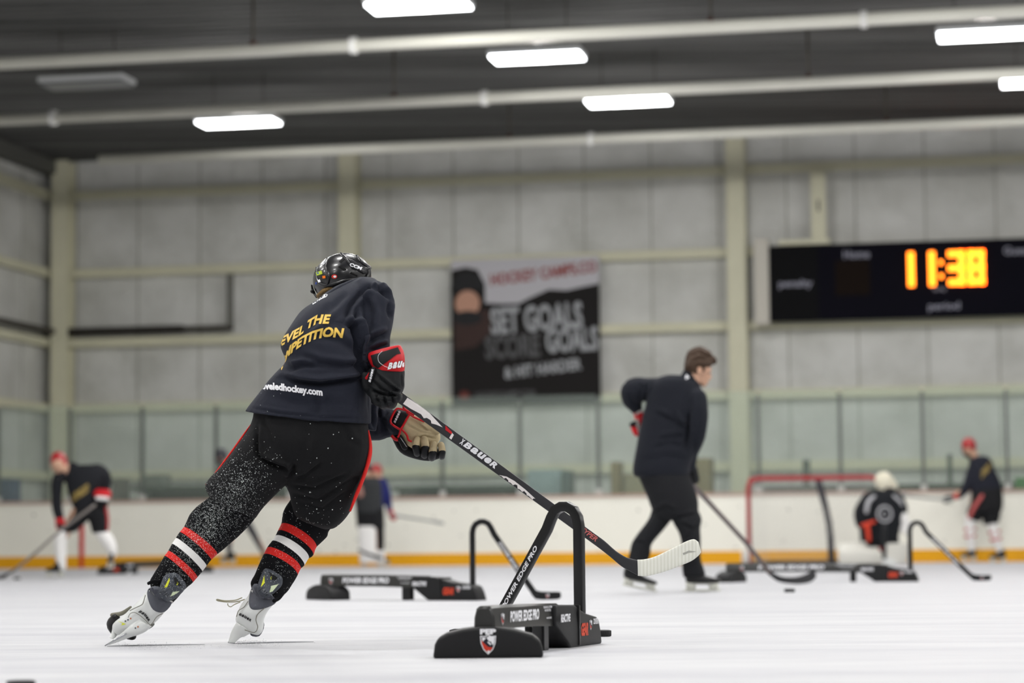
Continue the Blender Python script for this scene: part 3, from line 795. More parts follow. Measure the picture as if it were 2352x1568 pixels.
ksR = sock([(668, 1150, 790, 1180, 9.23, .085, .3), (653, 1175, 757, 1212, 9.25, .085, .4), (649, 1192, 750, 1230, 9.26, .08, .4), (646, 1208, 727, 1252, 9.26, .072, .42), (638, 1223, 719, 1270, 9.25, .07, .42),
            (633, 1235, 709, 1277, 9.25, .068, .42), (624, 1247, 699, 1294, 9.24, .067, .42), (612, 1262, 691, 1302, 9.23, .066, .42), (605, 1277, 683, 1317, 9.22, .065, .42),
            (589, 1315, 662, 1352, 9.2, .06, .35), (577, 1338, 644, 1372, 9.18, .053, .3), (578, 1352, 636, 1380, 9.17, .045, .3)], [0, 0, 0, 1, 0, 2, 0, 1, 0, 0, 0])
# sock bunches at the boot
b = MB(); b.tube([U(340, 1340, 9.03), U(352, 1334, 9.02), U(368, 1334, 9.02)], .006, n=8, k=4); b.build('sock_roll', m_sockb, ksL)
b = MB(); b.tube([U(650, 1362, 9.14), U(640, 1374, 9.12), U(628, 1380, 9.1)], .007, n=8, k=4); b.build('sock_roll', m_sockb, ksR)

# skates -------------------------------------------------------------
def plate(name, poly, Y0, Y1, th, m, parent, bvh=None, lift=.004):
    """moulded plate with outline poly lying on the boot"""
    cx = sum(p[0] for p in poly) / len(poly); cy = sum(p[1] for p in poly) / len(poly)
    ly = [p[1] for p in poly]; y0, y1 = min(ly), max(ly)
    def dep(x, y, q):
        Y = Y0 + (Y1 - Y0) * (y - y0) / max(1, y1 - y0)
        if bvh:
            h = bvh.ray_cast(CAM, ray(x, y))
            if h[0] is not None: Y = h[0].y - lift
        return Y + q
    b = MB(); R = []
    for sc_, q in ((.3, -th * 1.05), (.75, -th), (.93, -th * .8), (1.0, 0), (1.0, th)):
        R.append([U(cx + (x - cx) * sc_, cy + (y - cy) * sc_, dep(cx + (x - cx) * min(sc_, .9), cy + (y - cy) * min(sc_, .9), q)) for x, y in poly])
    b.rings(R); return b.build(name, m, parent, auto=60)
def smooth_poly(p, k=4):
    q = p[-2:] + p + p[:2]; out = []
    for i, x in catmull(q, k):
        if 2 <= i < len(p) + 2: out.append((x[0], x[1]))
    return out
# left skate
skL = None
b = MB()
b.LR([(341, 1352, 399, 1380, 9.08, .045), (327, 1370, 388, 1394, 9.08, .05), (312, 1386, 376, 1408, 9.08, .052), (297, 1400, 362, 1424, 9.09, .055), (284, 1413, 347, 1436, 9.1, .06), (268, 1424, 330, 1447, 9.12, .07), (259, 1436, 312, 1460, 9.15, .07), (262, 1450, 296, 1468, 9.17, .05)], k=4, n=30, e=2.4)
bootL = part('skate', b, m_whp, sk, .0045, 4)
bL = bvh_of([bootL])
acL = plate('ankle_collar', smooth_poly([(341, 1352), (364, 1347), (396, 1376), (378, 1405), (352, 1400), (339, 1372)]), 9.0, 9.0, .003, m_grey, bootL, bL, .001)
tgL = plate('tendon_guard', smooth_poly([(377, 1323), (397, 1315), (410, 1319), (427, 1341), (423, 1355), (403, 1374), (381, 1380), (364, 1362)]), 8.99, 9.01, .008, m_dgrey, bootL, bvh_of([ksL, bootL, acL]), .016)
m_yel = mat('yellow_accent', (222, 226, 60), .5); m_cy = mat('pale_yellow', (214, 226, 190), .5)
bt = bvh_of([tgL, bootL])
def tri(pts, m, bvh, par, name='accent'): return drape(name, pts, [tuple(range(len(pts)))], bvh, m, par, .0015, 6)
tri([(389, 1326), (377, 1349), (384, 1348), (390, 1333)], m_yel, bt, tgL)
tri([(413, 1357), (397, 1359), (390, 1370), (400, 1366)], m_cy, bt, tgL)
tri([(399, 1327), (404, 1325), (418, 1345), (413, 1346), (402, 1340)], m_blkp, bt, tgL)
tri([(405, 1339), (410, 1339.5), (410, 1341), (405, 1341)], m_yel, bt, tgL); tri([(407, 1336), (409, 1337), (407.5, 1344), (405.5, 1343)], m_yel, bt, tgL)
for i in range(5): tri([(366 + i * 4, 1361 + i * 3.4), (377 + i * 3.6, 1355 + i * 3.3), (377.8 + i * 3.6, 1356 + i * 3.3), (366.8 + i * 4, 1362.2 + i * 3.4)], m_blkp, bt, tgL, 'groove')
# toe cap, sole, holder, runner
b = MB(); b.limb([(266, 1418, 9.16, 10), (258, 1432, 9.19, 14), (264, 1446, 9.2, 13)]); b.limb([(296, 1461, 9.14, 8), (304, 1460, 9.12, 10)]); part('toe_cap', b, m_blkp, bootL, .004, 3)
b = MB(); b.limb([(300, 1394, 9.1, 3), (280, 1408, 9.14, 5), (258, 1412, 9.18, 5)]); b.build('tongue', mat('tongue_grey', (120, 118, 104), .7), bootL)
b = MB(); b.LR([(318, 1418, 349, 1438, 9.06, .03), (302, 1432, 335, 1450, 9.05, .022), (290, 1443, 318, 1458, 9.05, .016), (275, 1456, 298, 1464, 9.06, .010), (258, 1468, 275, 1473, 9.065, .006), (244, 1479, 252, 1481, 9.07, .004)], k=4, n=20)
b.LR([(258, 1436, 280, 1446, 9.18, .02), (256, 1450, 272, 1456, 9.15, .012), (250, 1464, 262, 1468, 9.12, .008)], k=4, n=16)
hL = part('blade_holder', b, m_whp, bootL, .0035, 3)
b = MB(); b.tube([U(290, 1455, 9.04), U(262, 1470, 9.06), U(241, 1482.5, 9.07)], [.003, .003, .002], n=8); b.build('runner', m_steel, hL)
tri([(270, 1425), (290, 1433), (278, 1436), (281, 1431)], m_yel, bvh_of([bootL, hL]), bootL)
bv = bvh_of([bootL, hL])
drape_text('boot_lettering', 'BaueR', [(317, 1405), (331, 1413), (341, 1428)], 6, bv, m_blkp, bootL, bold=.05, shear=.3, upd=(.6, -.8))
for x, y, c in ((300, 1420, 1), (294, 1423, 0), (288, 1426, 0), (317, 1439, 1), (311, 1442, 0)):
    tri([(x - 1.6, y - 1.8), (x + 1.6, y - 1.8), (x + 1.6, y + 1.8), (x - 1.6, y + 1.8)], mat('rivet_copper', (186, 104, 60), .4) if c else m_dgrey, bv, bootL, 'rivet')
b = MB(); b.tube([U(x, y, 9.02) for x, y in ((334, 1366), (330, 1380), (326, 1388), (312, 1395), (298, 1402))], .0016, n=6, k=4); b.tube([U(x, y, 9.03) for x, y in ((374, 1408), (360, 1416), (352, 1428), (345, 1436))], .0016, n=6, k=4); b.tube([U(x, y, 9.03) for x, y in ((294, 1418), (300, 1408), (312, 1407), (330, 1420), (346, 1436))], .0012, n=6, k=4)
b.build('piping', mat('piping_grey', (120, 118, 108), .5), bootL)
b = MB(); b.limb([(334, 1444, 9.09, 4), (345, 1437, 9.09, 5), (351, 1433, 9.09, 4)]); b.build('tongue_edge', mat('smoke_plastic', (120, 120, 116), .4), bootL)
# right skate
b = MB()
b.LR([(576, 1352, 636, 1376, 9.17, .045), (570, 1368, 628, 1388, 9.17, .05), (558, 1382, 619, 1398, 9.17, .053), (550, 1396, 611, 1410, 9.17, .056), (543, 1412, 606, 1424, 9.18, .058), (542, 1426, 605, 1438, 9.19, .06), (552, 1438, 602, 1450, 9.2, .06), (568, 1450, 594, 1459, 9.2, .04)], k=4, n=30, e=2.4)
bootR = part('skate', b, m_whp, sk, .0045, 4)
bR = bvh_of([bootR])
acR = plate('ankle_collar', smooth_poly([(575, 1358), (590, 1340), (634, 1377), (616, 1394), (583, 1400), (572, 1388)]), 9.1, 9.1, .003, m_grey, bootR, bR, .001)
tgR = plate('tendon_guard', smooth_poly([(601, 1317), (614, 1305), (644, 1321), (649, 1333), (645, 1347), (624, 1366), (608, 1372), (590, 1357)]), 9.09, 9.11, .008, m_dgrey, bootR, bvh_of([ksR, bootR, acR]), .016)
bt = bvh_of([tgR, bootR])
tri([(607, 1320), (599, 1348), (608, 1338)], m_yel, bt, tgR)
tri([(640, 1341), (623, 1345), (619, 1360), (626, 1358)], m_cy, bt, tgR)
tri([(617, 1312), (638, 1326), (634, 1331), (624, 1331)], m_blkp, bt, tgR)
tri([(621, 1326), (626, 1326.5), (626, 1328), (621, 1328)], m_yel, bt, tgR); tri([(622.5, 1323.5), (624.5, 1324), (624, 1330), (622, 1330)], m_yel, bt, tgR)
for i in range(5): tri([(594 + i * 4, 1357 + i * 2.4), (603 + i * 3.6, 1349 + i * 3), (603.8 + i * 3.6, 1350 + i * 3), (594.8 + i * 4, 1358.2 + i * 2.4)], m_blkp, bt, tgR, 'groove')
b = MB(); b.limb([(580, 1455, 9.2, 6), (592, 1455, 9.21, 7), (600, 1440, 9.22, 7)]); b.limb([(601, 1428, 9.24, 5), (604, 1436, 9.24, 4)]); part('toe_cap', b, m_grey, bootR, .004, 3)
b = MB(); b.LR([(544, 1428, 572, 1444, 9.16, .03), (536, 1440, 566, 1456, 9.16, .02), (530, 1452, 556, 1462, 9.16, .012), (526, 1465, 546, 1470, 9.16, .008), (523, 1475, 540, 1477, 9.16, .005)], k=4, n=20)
b.LR([(556, 1440, 582, 1450, 9.17, .02), (556, 1450, 572, 1456, 9.17, .012), (548, 1460, 560, 1463, 9.16, .006)], k=3, n=16)
hR = part('blade_holder', b, m_whp, bootR, .0035, 3)
b = MB(); b.tube([U(524, 1474.5, 9.16), U(539, 1476.5, 9.17)], [.003, .003], n=8); b.build('runner', m_steel, hR)
bv = bvh_of([bootR, hR])
drape_text('boot_lettering', 'BaueR', [(548, 1412), (562, 1419), (576, 1428)], 6, bv, m_blkp, bootR, bold=.05, shear=.3, upd=(.2, -1))
b = MB(); b.tube([U(x, y, 9.12) for x, y in ((608, 1396), (592, 1410), (588, 1424), (592, 1440), (584, 1452), (562, 1446))], .0016, n=6, k=4); b.tube([U(x, y, 9.12) for x, y in ((570, 1380), (560, 1394), (548, 1402), (543, 1416))], .0014, n=6, k=4)
b.build('piping', mat('piping_grey', (120, 118, 108), .5), bootR)
b = MB(); b.tube([U(x, y, 9.2) for x, y in ((562, 1376), (545, 1381), (520, 1382), (500, 1379), (499, 1376), (515, 1379), (540, 1378), (556, 1372))], .0022, n=6, k=4)
b.tube([U(x, y, 9.2) for x, y in ((552, 1382), (538, 1388), (530, 1393), (524, 1390), (523, 1385))], .0018, n=6, k=4); b.build('lace', mat('lace', (168, 164, 140), .9), bootR)

# helmet ---------------------------------------------------------------
Yh = 9.4; sc = px2m(Yh)
hcen = U(786, 640, Yh)
tilt = Matrix.Rotation(math.radians(-16), 3, 'Y')
def hel(u, v, r=1.0):          # u azimuth (0 = toward camera), v elevation
    ca, sa = math.cos(v), math.sin(v)
    p = Vector((math.sin(u) * ca * 69 * sc, -math.cos(u) * ca * .118, sa * 59 * sc))
    # squarer crown
    return hcen + tilt @ (p * r)
b = MB(); R = []
nu = 48
for i in range(13):
    v = math.radians(-34 + i * (122 / 12)); ring = []
    for j in range(nu):
        u = 2 * math.pi * j / nu
        vv = v
        if i == 0: vv = math.radians(-38 if abs(math.sin(u / 2)) < .75 else 0)
        if i in (1, 2) and abs(math.sin(u / 2)) >= .75: vv = max(v, math.radians(2 + 3 * i))
        ring.append(hel(u, vv))
    R.append(ring)
b.rings(R, cap=False); b.v.append(hel(0, math.radians(90)))
L0 = (len(R) - 1) * nu
for j in range(nu): b.f.append((L0 + j, L0 + (j + 1) % nu, len(b.v) - 1)); b.m.append(0)
me = b.mesh()
def hs(o):
    s_ = o.modifiers.new('s', 'SOLIDIFY'); s_.thickness = .007; s_.offset = -1
    q = o.modifiers.new('b', 'SUBSURF'); q.levels = 1
me = apply_mods(me, hs)
helm = link_mesh('helmet', me, m_shell, sk)
hb = bvh_of([helm])
def ridge(pts, r, m=m_shell, name='ridge', flat=(1, .6)):
    b = MB(); b.tube([hel(math.radians(u), math.radians(v), 1.015) for u, v in pts], r, n=10, k=4, flat=flat); return b.build(name, m, helm)
ridge([(-30, 60), (-25, 30), (-22, 5), (-30, -12)], .006); ridge([(22, 62), (25, 35), (30, 12), (50, -5)], .008)
ridge([(60, 40), (55, 20), (70, 8), (95, 5)], .007); ridge([(-60, 40), (-50, 5), (-30, -12), (10, -14), (40, -18)], .007)
ridge([(50, -22), (62, -10), (66, 2)], .012, m_blkp, 'side_clip', (1, .5))
b = MB(); b.tube([hel(math.radians(u), math.radians(-34), .985) for u in range(-75, 80, 10)], .010, n=10, k=2, flat=(.6, 1)); b.build('rim_padding', mat('pad_grey', (92, 92, 90), .6), helm)
# side plate with maker's mark, vents
plate('side_plate', [(797, 596), (806, 594), (838, 612), (848, 628), (836, 629), (808, 616)], 9.3, 9.3, .006, m_matte, helm, hb, .002)
for poly in ([(778, 600), (788, 590), (796, 589), (792, 596), (783, 604)], [(776, 612), (790, 622), (796, 619), (786, 608)], [(806, 624), (822, 632), (820, 635), (804, 628)]):
    plate('vent', poly, 9.3, 9.3, .001, mat('vent_dark', (6, 6, 7), .8), helm, hb, .001)
hb2 = bvh_of([helm] + [c for c in helm.children])
drape_text('helmet_lettering', 'CCM', [(803, 610), (832, 621)], 7.5, hb2, m_wprint, helm, bold=.05, shear=.3, upd=(.1, -1), lift=.003)
drape_text('helmet_number', '9', [(738, 616), (748, 608)], 15, hb2, mat('silver_print', (170, 172, 176), .4), helm, bold=.06, upd=(.2, -1), lift=.003)
def sticker(cx, cy, w, h, m, a=-.3):
    ca, sa = math.cos(a), math.sin(a)
    P = [(cx + x * ca - y * sa, cy + x * sa + y * ca) for x, y in ((-w, -h), (w, -h), (w, h), (-w, h))]
    drape('sticker', P, [(0, 1, 2, 3)], hb2, m, helm, .003, 6)
sticker(733, 627, 7, 4, mat('sticker_lime', (170, 190, 40), .4)); sticker(732, 626.5, 5, 2, mat('sticker_blue', (60, 90, 150), .4), -.3)
sticker(744, 636, 3.5, 3, mat('sticker_orange', (240, 120, 20), .4), -.1); sticker(733, 645, 3, 3, m_wprint, -.4); sticker(726, 650, 1.5, 3, mat('sticker_navy', (30, 70, 170), .4), .2)
P = circ(768, 635, 6.5, 5); drape('sticker', P, [tuple(range(len(P)))], hb2, mat('sticker_red', (200, 50, 40), .4), helm, .003, 6)
P = circ(769, 635, 3.5, 2.6); drape('sticker', P, [tuple(range(len(P)))], hb2, m_wprint, helm, .0045, 6)
b = MB(); b.limb([(716, 655, 9.4, 2), (719, 668, 9.4, 3), (727, 682, 9.38, 2.5)]); b.limb([(717, 669, 9.39, 4.5), (720, 671, 9.39, 4)]); b.build('chin_strap', m_blkp, helm)
# hair under the helmet
b = MB(); b.limb([(730, 680, 9.36, 5), (745, 668, 9.31, 6), (775, 657, 9.31, 6), (800, 650, 9.31, 6)]); b.limb([(735, 680, 9.38, 7), (760, 672, 9.38, 10), (790, 662, 9.38, 12)])
hr = part('hair', b, m_blond, sk, .004, 2)
folds(hr.data, [], .003, 60)
b = MB(); b.limb([(742, 690, 9.27, 10), (760, 678, 9.27, 13), (790, 668, 9.28, 14)]); b.build('neck_guard', m_blkn, sk)

# gloves -----------------------------------------------------------------
# upper (right) glove, back of the hand
Yg = 9.02
glv = MB()
glv.LR([(848, 846, 930, 850, Yg, .05), (842, 868, 929, 870, Yg, .055), (842, 886, 929, 888, Yg, .055), (850, 905, 924, 902, Yg + .01, .05), (858, 916, 915, 912, Yg + .01, .04)], k=4, n=28, e=2.6)
for i, (x0, y0, x1, y1, r) in enumerate(((856, 900, 868, 924, 10), (873, 906, 881, 930, 11), (892, 906, 898, 930, 11), (910, 898, 912, 916, 10))):
    glv.limb([(x0, y0, Yg - .02, r + 1), ((x0 + x1) / 2, (y0 + y1) / 2 + 2, Yg - .035, r + 1), (x1, y1, Yg - .01, r), (x1 + 6, y1 - 4, Yg + .03, r - 2)])
glv.limb([(838, 862, Yg - .02, 9), (842, 884, Yg - .01, 12), (852, 902, Yg + .03, 10)])
me = fuse(glv, .0045, 3)
folds(me, [([(862, 856), (895, 885), (926, 905)], 2.4, .006), ([(850, 868), (878, 892), (915, 912)], 2.4, .006), ([(922, 858), (924, 890)], 2, .003), ([(845, 888), (880, 903), (920, 908)], 2.4, .007),
           ([(864, 905), (872, 928)], 2.2, .007), ([(883, 908), (889, 932)], 2.2, .007), ([(902, 908), (905, 925)], 2.2, .007), ([(858, 918), (905, 920)], 2, .003)], .001, 20)
gU = link_mesh('glove', me, m_blkn, sk)
c = MB(); c.LR([(846, 811, 920, 792, Yg + .02, .052), (845, 822, 927, 806, Yg + .01, .056), (854, 842, 930, 826, Yg, .058), (862, 853, 929, 856, Yg, .055)], k=4, n=32, e=2.5)
cuff = link_mesh('cuff', fuse(c, .004, 3), m_redg, gU)
cb = bvh_of([cuff, gU])
drape('cuff_panel', [(851, 816), (900, 801), (914, 797), (921, 812), (912, 813), (866, 829), (868, 846), (857, 838)], [tuple(range(8))], cb, m_blkn, cuff, .003, 6)
drape_text('cuff_lettering', 'BaueR', [(889, 849), (915, 845), (942, 842)], 16, cb, m_blkp, cuff, bold=.10, shear=.25, upd=(.1, -1), lift=.003)
drape_text('cuff_lettering', 'BaueR', [(890, 848.5), (915, 844.5), (942, 841.5)], 15, cb, m_wprint, cuff, bold=.05, shear=.25, upd=(.1, -1), lift=.0045)
c = MB(); c.limb([(858, 848, Yg - .05, 6), (853, 862, Yg - .05, 7), (849, 876, Yg - .045, 6)]); tp = c.build('thumb_plate', m_blkn, gU)
drape_text('glove_lettering', 'BaueR', [(851, 878), (859, 848)], 5, bvh_of([tp]), m_wprint, tp, bold=.03, shear=.2, upd=(-1, -.25), lift=.002)
c = MB(); c.limb([(832, 868, Yg - .01, 3), (842, 868, Yg - .03, 4), (850, 858, Yg - .045, 4)]); c.build('thumb_trim', m_redg, gU)
c = MB(); c.tube([U(x, y, 8.95) for x, y in ((878, 806), (869, 816), (870, 830), (882, 840), (892, 844))], .0007, n=5, k=4); c.build('loose_thread', m_wprint, gU)
# lower (left) glove, open palm
Yp = 9.28
g2 = MB()
g2.LR([(915, 985, 944, 945, Yp, .03), (922, 1008, 958, 955, Yp, .032), (935, 1022, 978, 966, Yp, .034), (955, 1034, 995, 982, Yp, .034), (975, 1040, 1010, 995, Yp + .01, .03), (990, 1042, 1012, 1008, Yp + .01, .022)], k=4, n=26, e=2.2)
g2.limb([(950, 962, Yp - .01, 12), (978, 974, Yp - .02, 11), (1004, 990, Yp - .02, 8)])
me = fuse(g2, .004, 3); folds(me, [([(930, 972), (965, 990), (1000, 1000)], 2, .003), ([(948, 1010), (975, 1000), (1005, 1008)], 2.4, .004), ([(960, 972), (985, 990)], 2, .003)], .001, 25)
gP = link_mesh('glove', me, m_palm, sk)
g3 = MB(); g3.limb([(912, 1004, Yp + .03, 12), (928, 1028, Yp + .03, 14), (952, 1040, Yp + .03, 13), (985, 1046, Yp + .035, 13), (1010, 1040, Yp + .035, 12)])
g3.limb([(918, 1004, Yp - .03, 7), (930, 1026, Yp - .03, 8)])
bk = part('back_shell', g3, m_blkn, gP, .004, 3)
for bx, by, mx_, my_, tx, ty, r in ((958, 1010, 955, 1022, 958, 1038, 9), (974, 1010, 977, 1024, 975, 1042, 9.5), (996, 1022, 994, 1036, 992, 1048, 9.5), (1013, 1022, 1016, 1034, 1015, 1046, 8)):
    f1 = MB(); f1.limb([(bx, by, Yp - .035, r), (mx_, my_, Yp - .05, r)]); fo = f1.build('finger', m_palm, gP)
    f2 = MB(); f2.limb([(mx_, my_ + 4, Yp - .052, r - .2), (tx, ty, Yp - .03, r - .6), (tx, ty + 3, Yp + .01, r - 1)]); f2.build('fingertip', m_blkn, fo)
c = MB(); c.LR([(898, 972, 906, 940, Yp + .02, .04), (906, 984, 922, 940, Yp + .01, .042), (920, 988, 940, 944, Yp, .036)], k=3, n=28, e=2.8)
cf = link_mesh('cuff', fuse(c, .004, 2), m_blkn, gP)
c = MB()
Yc = Yp - .045
c.tube([U(x, y, Yc) for x, y in ((900, 974), (897, 965), (906, 945), (914, 938), (934, 943), (941, 949), (934, 962), (921, 984), (912, 982), (900, 974))], .0042, n=8, k=3)
c.tube([U(x, y, Yc) for x, y in ((921, 984), (916, 1000), (913, 1004))], .004, n=8, k=3); c.tube([U(x, y, Yc) for x, y in ((921, 984), (934, 998), (938, 1010), (946, 1014))], .004, n=8, k=3)
c.tube([U(x, y, Yc) for x, y in ((934, 946), (952, 958), (975, 968))], .004, n=8, k=3); c.tube([U(x, y, Yc + .01) for x, y in ((899, 1000), (907, 1008), (914, 1010))], .006, n=8, k=3)
c.tube([U(x, y, Yc) for x, y in ((927, 930), (930, 940), (952, 952))], .005, n=8, k=3)
c.build('red_binding', m_redg, cf)
cb = bvh_of([cf]); drape_text('cuff_lettering', 'BaueR', [(908, 972), (921, 945)], 5.5, cb, m_wprint, cf, bold=.05, shear=.25, upd=(-.9, -.35), lift=.004)
drape_text('glove_lettering', 'BaueR', [(933, 1025), (918, 1003)], 4.5, bvh_of([bk]), m_wprint, bk, bold=.04, shear=.2, upd=(.6, .5), lift=.003)

# ---- the skater's stick
stk = empty('hockey_stick', (U(1470, 1320, 9.6).x, 9.6, 0), 'dark grey hockey stick with white-taped blade, held by the leaning skater', 'hockey stick')
P0 = U(908, 905, 9.06); P1 = U(1378, 1247, 9.54)
dv = (P1 - P0).normalized(); wv = dv.cross(Vector((0, 1, 0))).normalized(); tv = dv.cross(wv).normalized()
def shaftbox(t0, t1, w0, w1, th, m, name, lift=0):
    b = MB(); R = []
    for t, w in ((t0, w0), (t1, w1)):
        c = P0.lerp(P1, t); R.append([c + wv * w + tv * (th + lift), c + wv * w - tv * (th + lift), c - wv * w - tv * (th + lift), c - wv * w + tv * (th + lift)])
    b.rings(R); return b.build(name, m, stk, smooth=True, bevel=.004, bseg=2)
def wpx(p): return p * px2m(9.3) / 2
sh = shaftbox(.0, .99, wpx(24), wpx(21), .009, m_carbon, 'shaft')
shaftbox(-.025, .02, wpx(19), wpx(20), .010, mat('wood_butt', (196, 172, 140), .8), 'butt_end')
b = MB()
hs0 = P0.lerp(P1, .965); ha = proj(hs0 + wv * wpx(21.5)); hb_ = proj(hs0 - wv * wpx(21.5))
if ha[1] > hb_[1]: ha, hb_ = hb_, ha
hc_ = (P1 - hs0) * 1.3; hd = proj(hs0 + hc_ + wv * wpx(21.5)); he = proj(hs0 + hc_ - wv * wpx(21.5))
if hd[1] > he[1]: hd, he = he, hd
b.LR([ha + hb_ + (hs0.y, .0096), hd + he + (hs0.y + hc_.y, .0096), (1414, 1264, 1402, 1279, 9.57, .009), (1438, 1279, 1427, 1300, 9.59, .008), (1452, 1283, 1446, 1311, 9.60, .007), (1464, 1286, 1465, 1321, 9.61, .006)], k=4, n=20, e=3)
b.build('heel', m_carbon, stk)
b = MB()
b.LR([(1464, 1285, 1465, 1322, 9.61, .0075), (1480, 1284, 1482, 1323, 9.62, .007), (1501, 1279, 1503, 1319, 9.64, .007), (1530, 1266, 1534, 1310, 9.66, .007), (1556, 1253, 1562, 1299, 9.68, .007), (1578, 1242, 1588, 1288, 9.69, .007), (1594, 1238, 1604, 1276, 9.695, .007), (1604, 1244, 1610, 1268, 9.7, .006)], k=5, n=20, e=3)
bl = b.build('taped_blade', m_tape, stk)
sbv = bvh_of([sh])
def on_stick(t, o): p = P0.lerp(P1, t) + wv * o; return proj(p)
m_swh = mat('stick_white', (234, 228, 226), .5)
def stq(t0, t1, pts, m, nm='stick_graphic'):
    hw = wpx(24)
    P = [on_stick(t0 + (t1 - t0) * x, y * hw) for x, y in pts]; drape(nm, P, [tuple(range(len(P)))], sbv, m, sh, .002, 8)
sgn = 1 if proj(P0 + wv * .1)[1] < proj(P0)[1] else -1
def yy(l): return [(x, y * sgn) for x, y in l]
stq(.045, .22, yy([(0, .8), (.3, .96), (.6, .9), (1, .2), (.85, -.1), (.75, -.45), (.7, -.05), (.6, -.1), (.55, -.5), (.45, -.2), (.2, -.5), (0, -.6)]), m_swh)
stq(.225, .27, yy([(0, .8), (.8, .5), (.9, .1), (.2, .1)]), m_redg); stq(.262, .275, yy([(0, .4), (.8, .3), (1, -.7), (.2, -.7)]), m_swh)
stq(.50, .68, yy([(0, -.95), (.2, -.2), (.4, .0), (.7, -.1), (1, -.4), (1, -.95)]), m_swh)
pa = on_stick(.325, -wpx(9) * sgn); pb_ = on_stick(.48, -wpx(9) * sgn); u_ = (proj(P0 + wv * .1 * sgn)[0] - proj(P0)[0], proj(P0 + wv * .1 * sgn)[1] - proj(P0)[1]); ul = math.hypot(*u_); u_ = (u_[0] / ul, u_[1] / ul)
drape_text('stick_lettering', 'BaueR', [pa, pb_], 14, sbv, m_wprint, sh, bold=.05, shear=.2, upd=u_, lift=.002)
pa = on_stick(.308, -wpx(8) * sgn); pb_ = on_stick(.322, -wpx(8) * sgn)
drape_text('stick_lettering', 'X', [pa, pb_], 13, sbv, m_wprint, sh, bold=.05, upd=u_, lift=.002)
pa = on_stick(.895, -wpx(6) * sgn); pb_ = on_stick(.982, -wpx(6) * sgn)
drape_text('stick_lettering', 'HYPER', [pa, pb_], 11, sbv, mat('stick_pink', (196, 104, 100), .5), sh, bold=.03, shear=.2, upd=u_, lift=.002)
drape('tape_scuff', [(1568, 1270), (1582, 1264), (1600, 1266), (1582, 1269), (1570, 1274)], [(0, 1, 2, 3, 4)], bvh_of([bl]), mat('tape_dirt', (168, 168, 160), .8), bl, .001, 8)

# snow thrown over the skater's legs
bb = bvh_of([pants, ksL, ksR, jersey, bootL, bootR, tgL, tgR])
rs = random.Random(11); sm = MB()
def fleck(p, r):
    b0 = len(sm.v); q = [Vector((r, 0, 0)), Vector((-r, 0, 0)), Vector((0, r, 0)), Vector((0, -r, 0)), Vector((0, 0, r)), Vector((0, 0, -r))]
    sm.v += [p + x for x in q]
    for f in ((0, 2, 4), (2, 1, 4), (1, 3, 4), (3, 0, 4), (2, 0, 5), (1, 2, 5), (3, 1, 5), (0, 3, 5)): sm.f.append(tuple(b0 + i for i in f)); sm.m.append(0)
def scatter(n, fx, fy, rmin, rmax, air=0):
    for _ in range(n):
        x, y = fx(), fy(); h = bb.ray_cast(CAM, ray(x, y))
        r = rs.uniform(rmin, rmax)
        if h[0] is not None: fleck(h[0] - ray(x, y) * r * .3, r)
def gs(cx, sx, cy, sy, a, n, r0, r1):
    for _ in range(n):
        u, v = rs.gauss(0, sx), rs.gauss(0, sy); x = cx + u * math.cos(a) - v * math.sin(a); y = cy + u * math.sin(a) + v * math.cos(a)
        h = bb.ray_cast(CAM, ray(x, y)); r = r0 + (r1 - r0) * rs.random() ** 2.5
        if h[0] is not None: fleck(h[0] - ray(x, y) * r * .3, r)
gs(510, 60, 1160, 42, -.9, 3200, .0005, .0014)
gs(445, 50, 1250, 28, -.9, 1700, .0005, .0012)
gs(550, 45, 1100, 35, -.9, 260, .0008, .0022)
gs(400, 30, 1340, 25, -.9, 260, .0006, .0014)
gs(650, 45, 1300, 25, -.9, 330, .0006, .0014)
gs(720, 90, 1120, 70, 0, 70, .001, .0030)
gs(700, 40, 1200, 20, 0, 60, .0008, .002)
gs(605, 22, 905, 14, 0, 12, .001, .002)
snow = sm.build('snow_flecks', mat('snow', (244, 250, 248), .6), None, smooth=False)
tag(snow, 'white snow flecks stuck over the leaning skater\'s black pants and socks', 'snow', kind='stuff')
# snow kicked up at the skates, grooves in the ice with shadow painted in
sm = MB()
for _ in range(420):
    q = rs.random(); x = 270 + abs(rs.gauss(0, 90)); y = 1484 + rs.gauss(0, 4)
    p = G(x, max(1470, y)); fleck(Vector((p.x, p.y, .0006)), rs.uniform(.0006, .002))
for _ in range(300):
    p = G(545 + abs(rs.gauss(0, 50)), 1476 + rs.gauss(0, 3)); fleck(Vector((p.x, p.y, .0006)), rs.uniform(.0006, .002))
tag(sm.build('ice_shavings', mat('shaving', (206, 206, 210), .8), None, smooth=False), 'loose ice shavings along the grooves beside both skates', 'snow', kind='stuff')
def groove(x0, y0, x1, y1, lab, w=.010):
    a, b_ = G(x0, y0), G(x1, y1); R = []
    m = MB(); m.tube([Vector((a.x, a.y, 0)), Vector(((a.x + b_.x) / 2, (a.y + b_.y) / 2, 0)), Vector((b_.x, b_.y, 0))], [w * .4, w, w * .4], n=8, k=4, flat=(1, .35), up=Vector((0, 0, 1)))
    tag(m.build('skate_groove_shadow', mat('groove_shadow_grey', (128, 130, 134), .7), None), lab, 'groove')  # grey ridge stands for the blade track and its shadow line
groove(246, 1484, 470, 1480, 'grey groove with shadow painted in beside the left skate of the leaning skater', .012)
groove(536, 1478, 720, 1474, 'grey groove with shadow painted in beside the right skate of the leaning skater', .014)

# ================================================================== YOUNG COACH
Yc = 17.3
co_ = empty('person', (U(1530, 1355, Yc).x, Yc, 0), 'young man with short brown hair in dark tracksuit skating away with a stick', 'person')
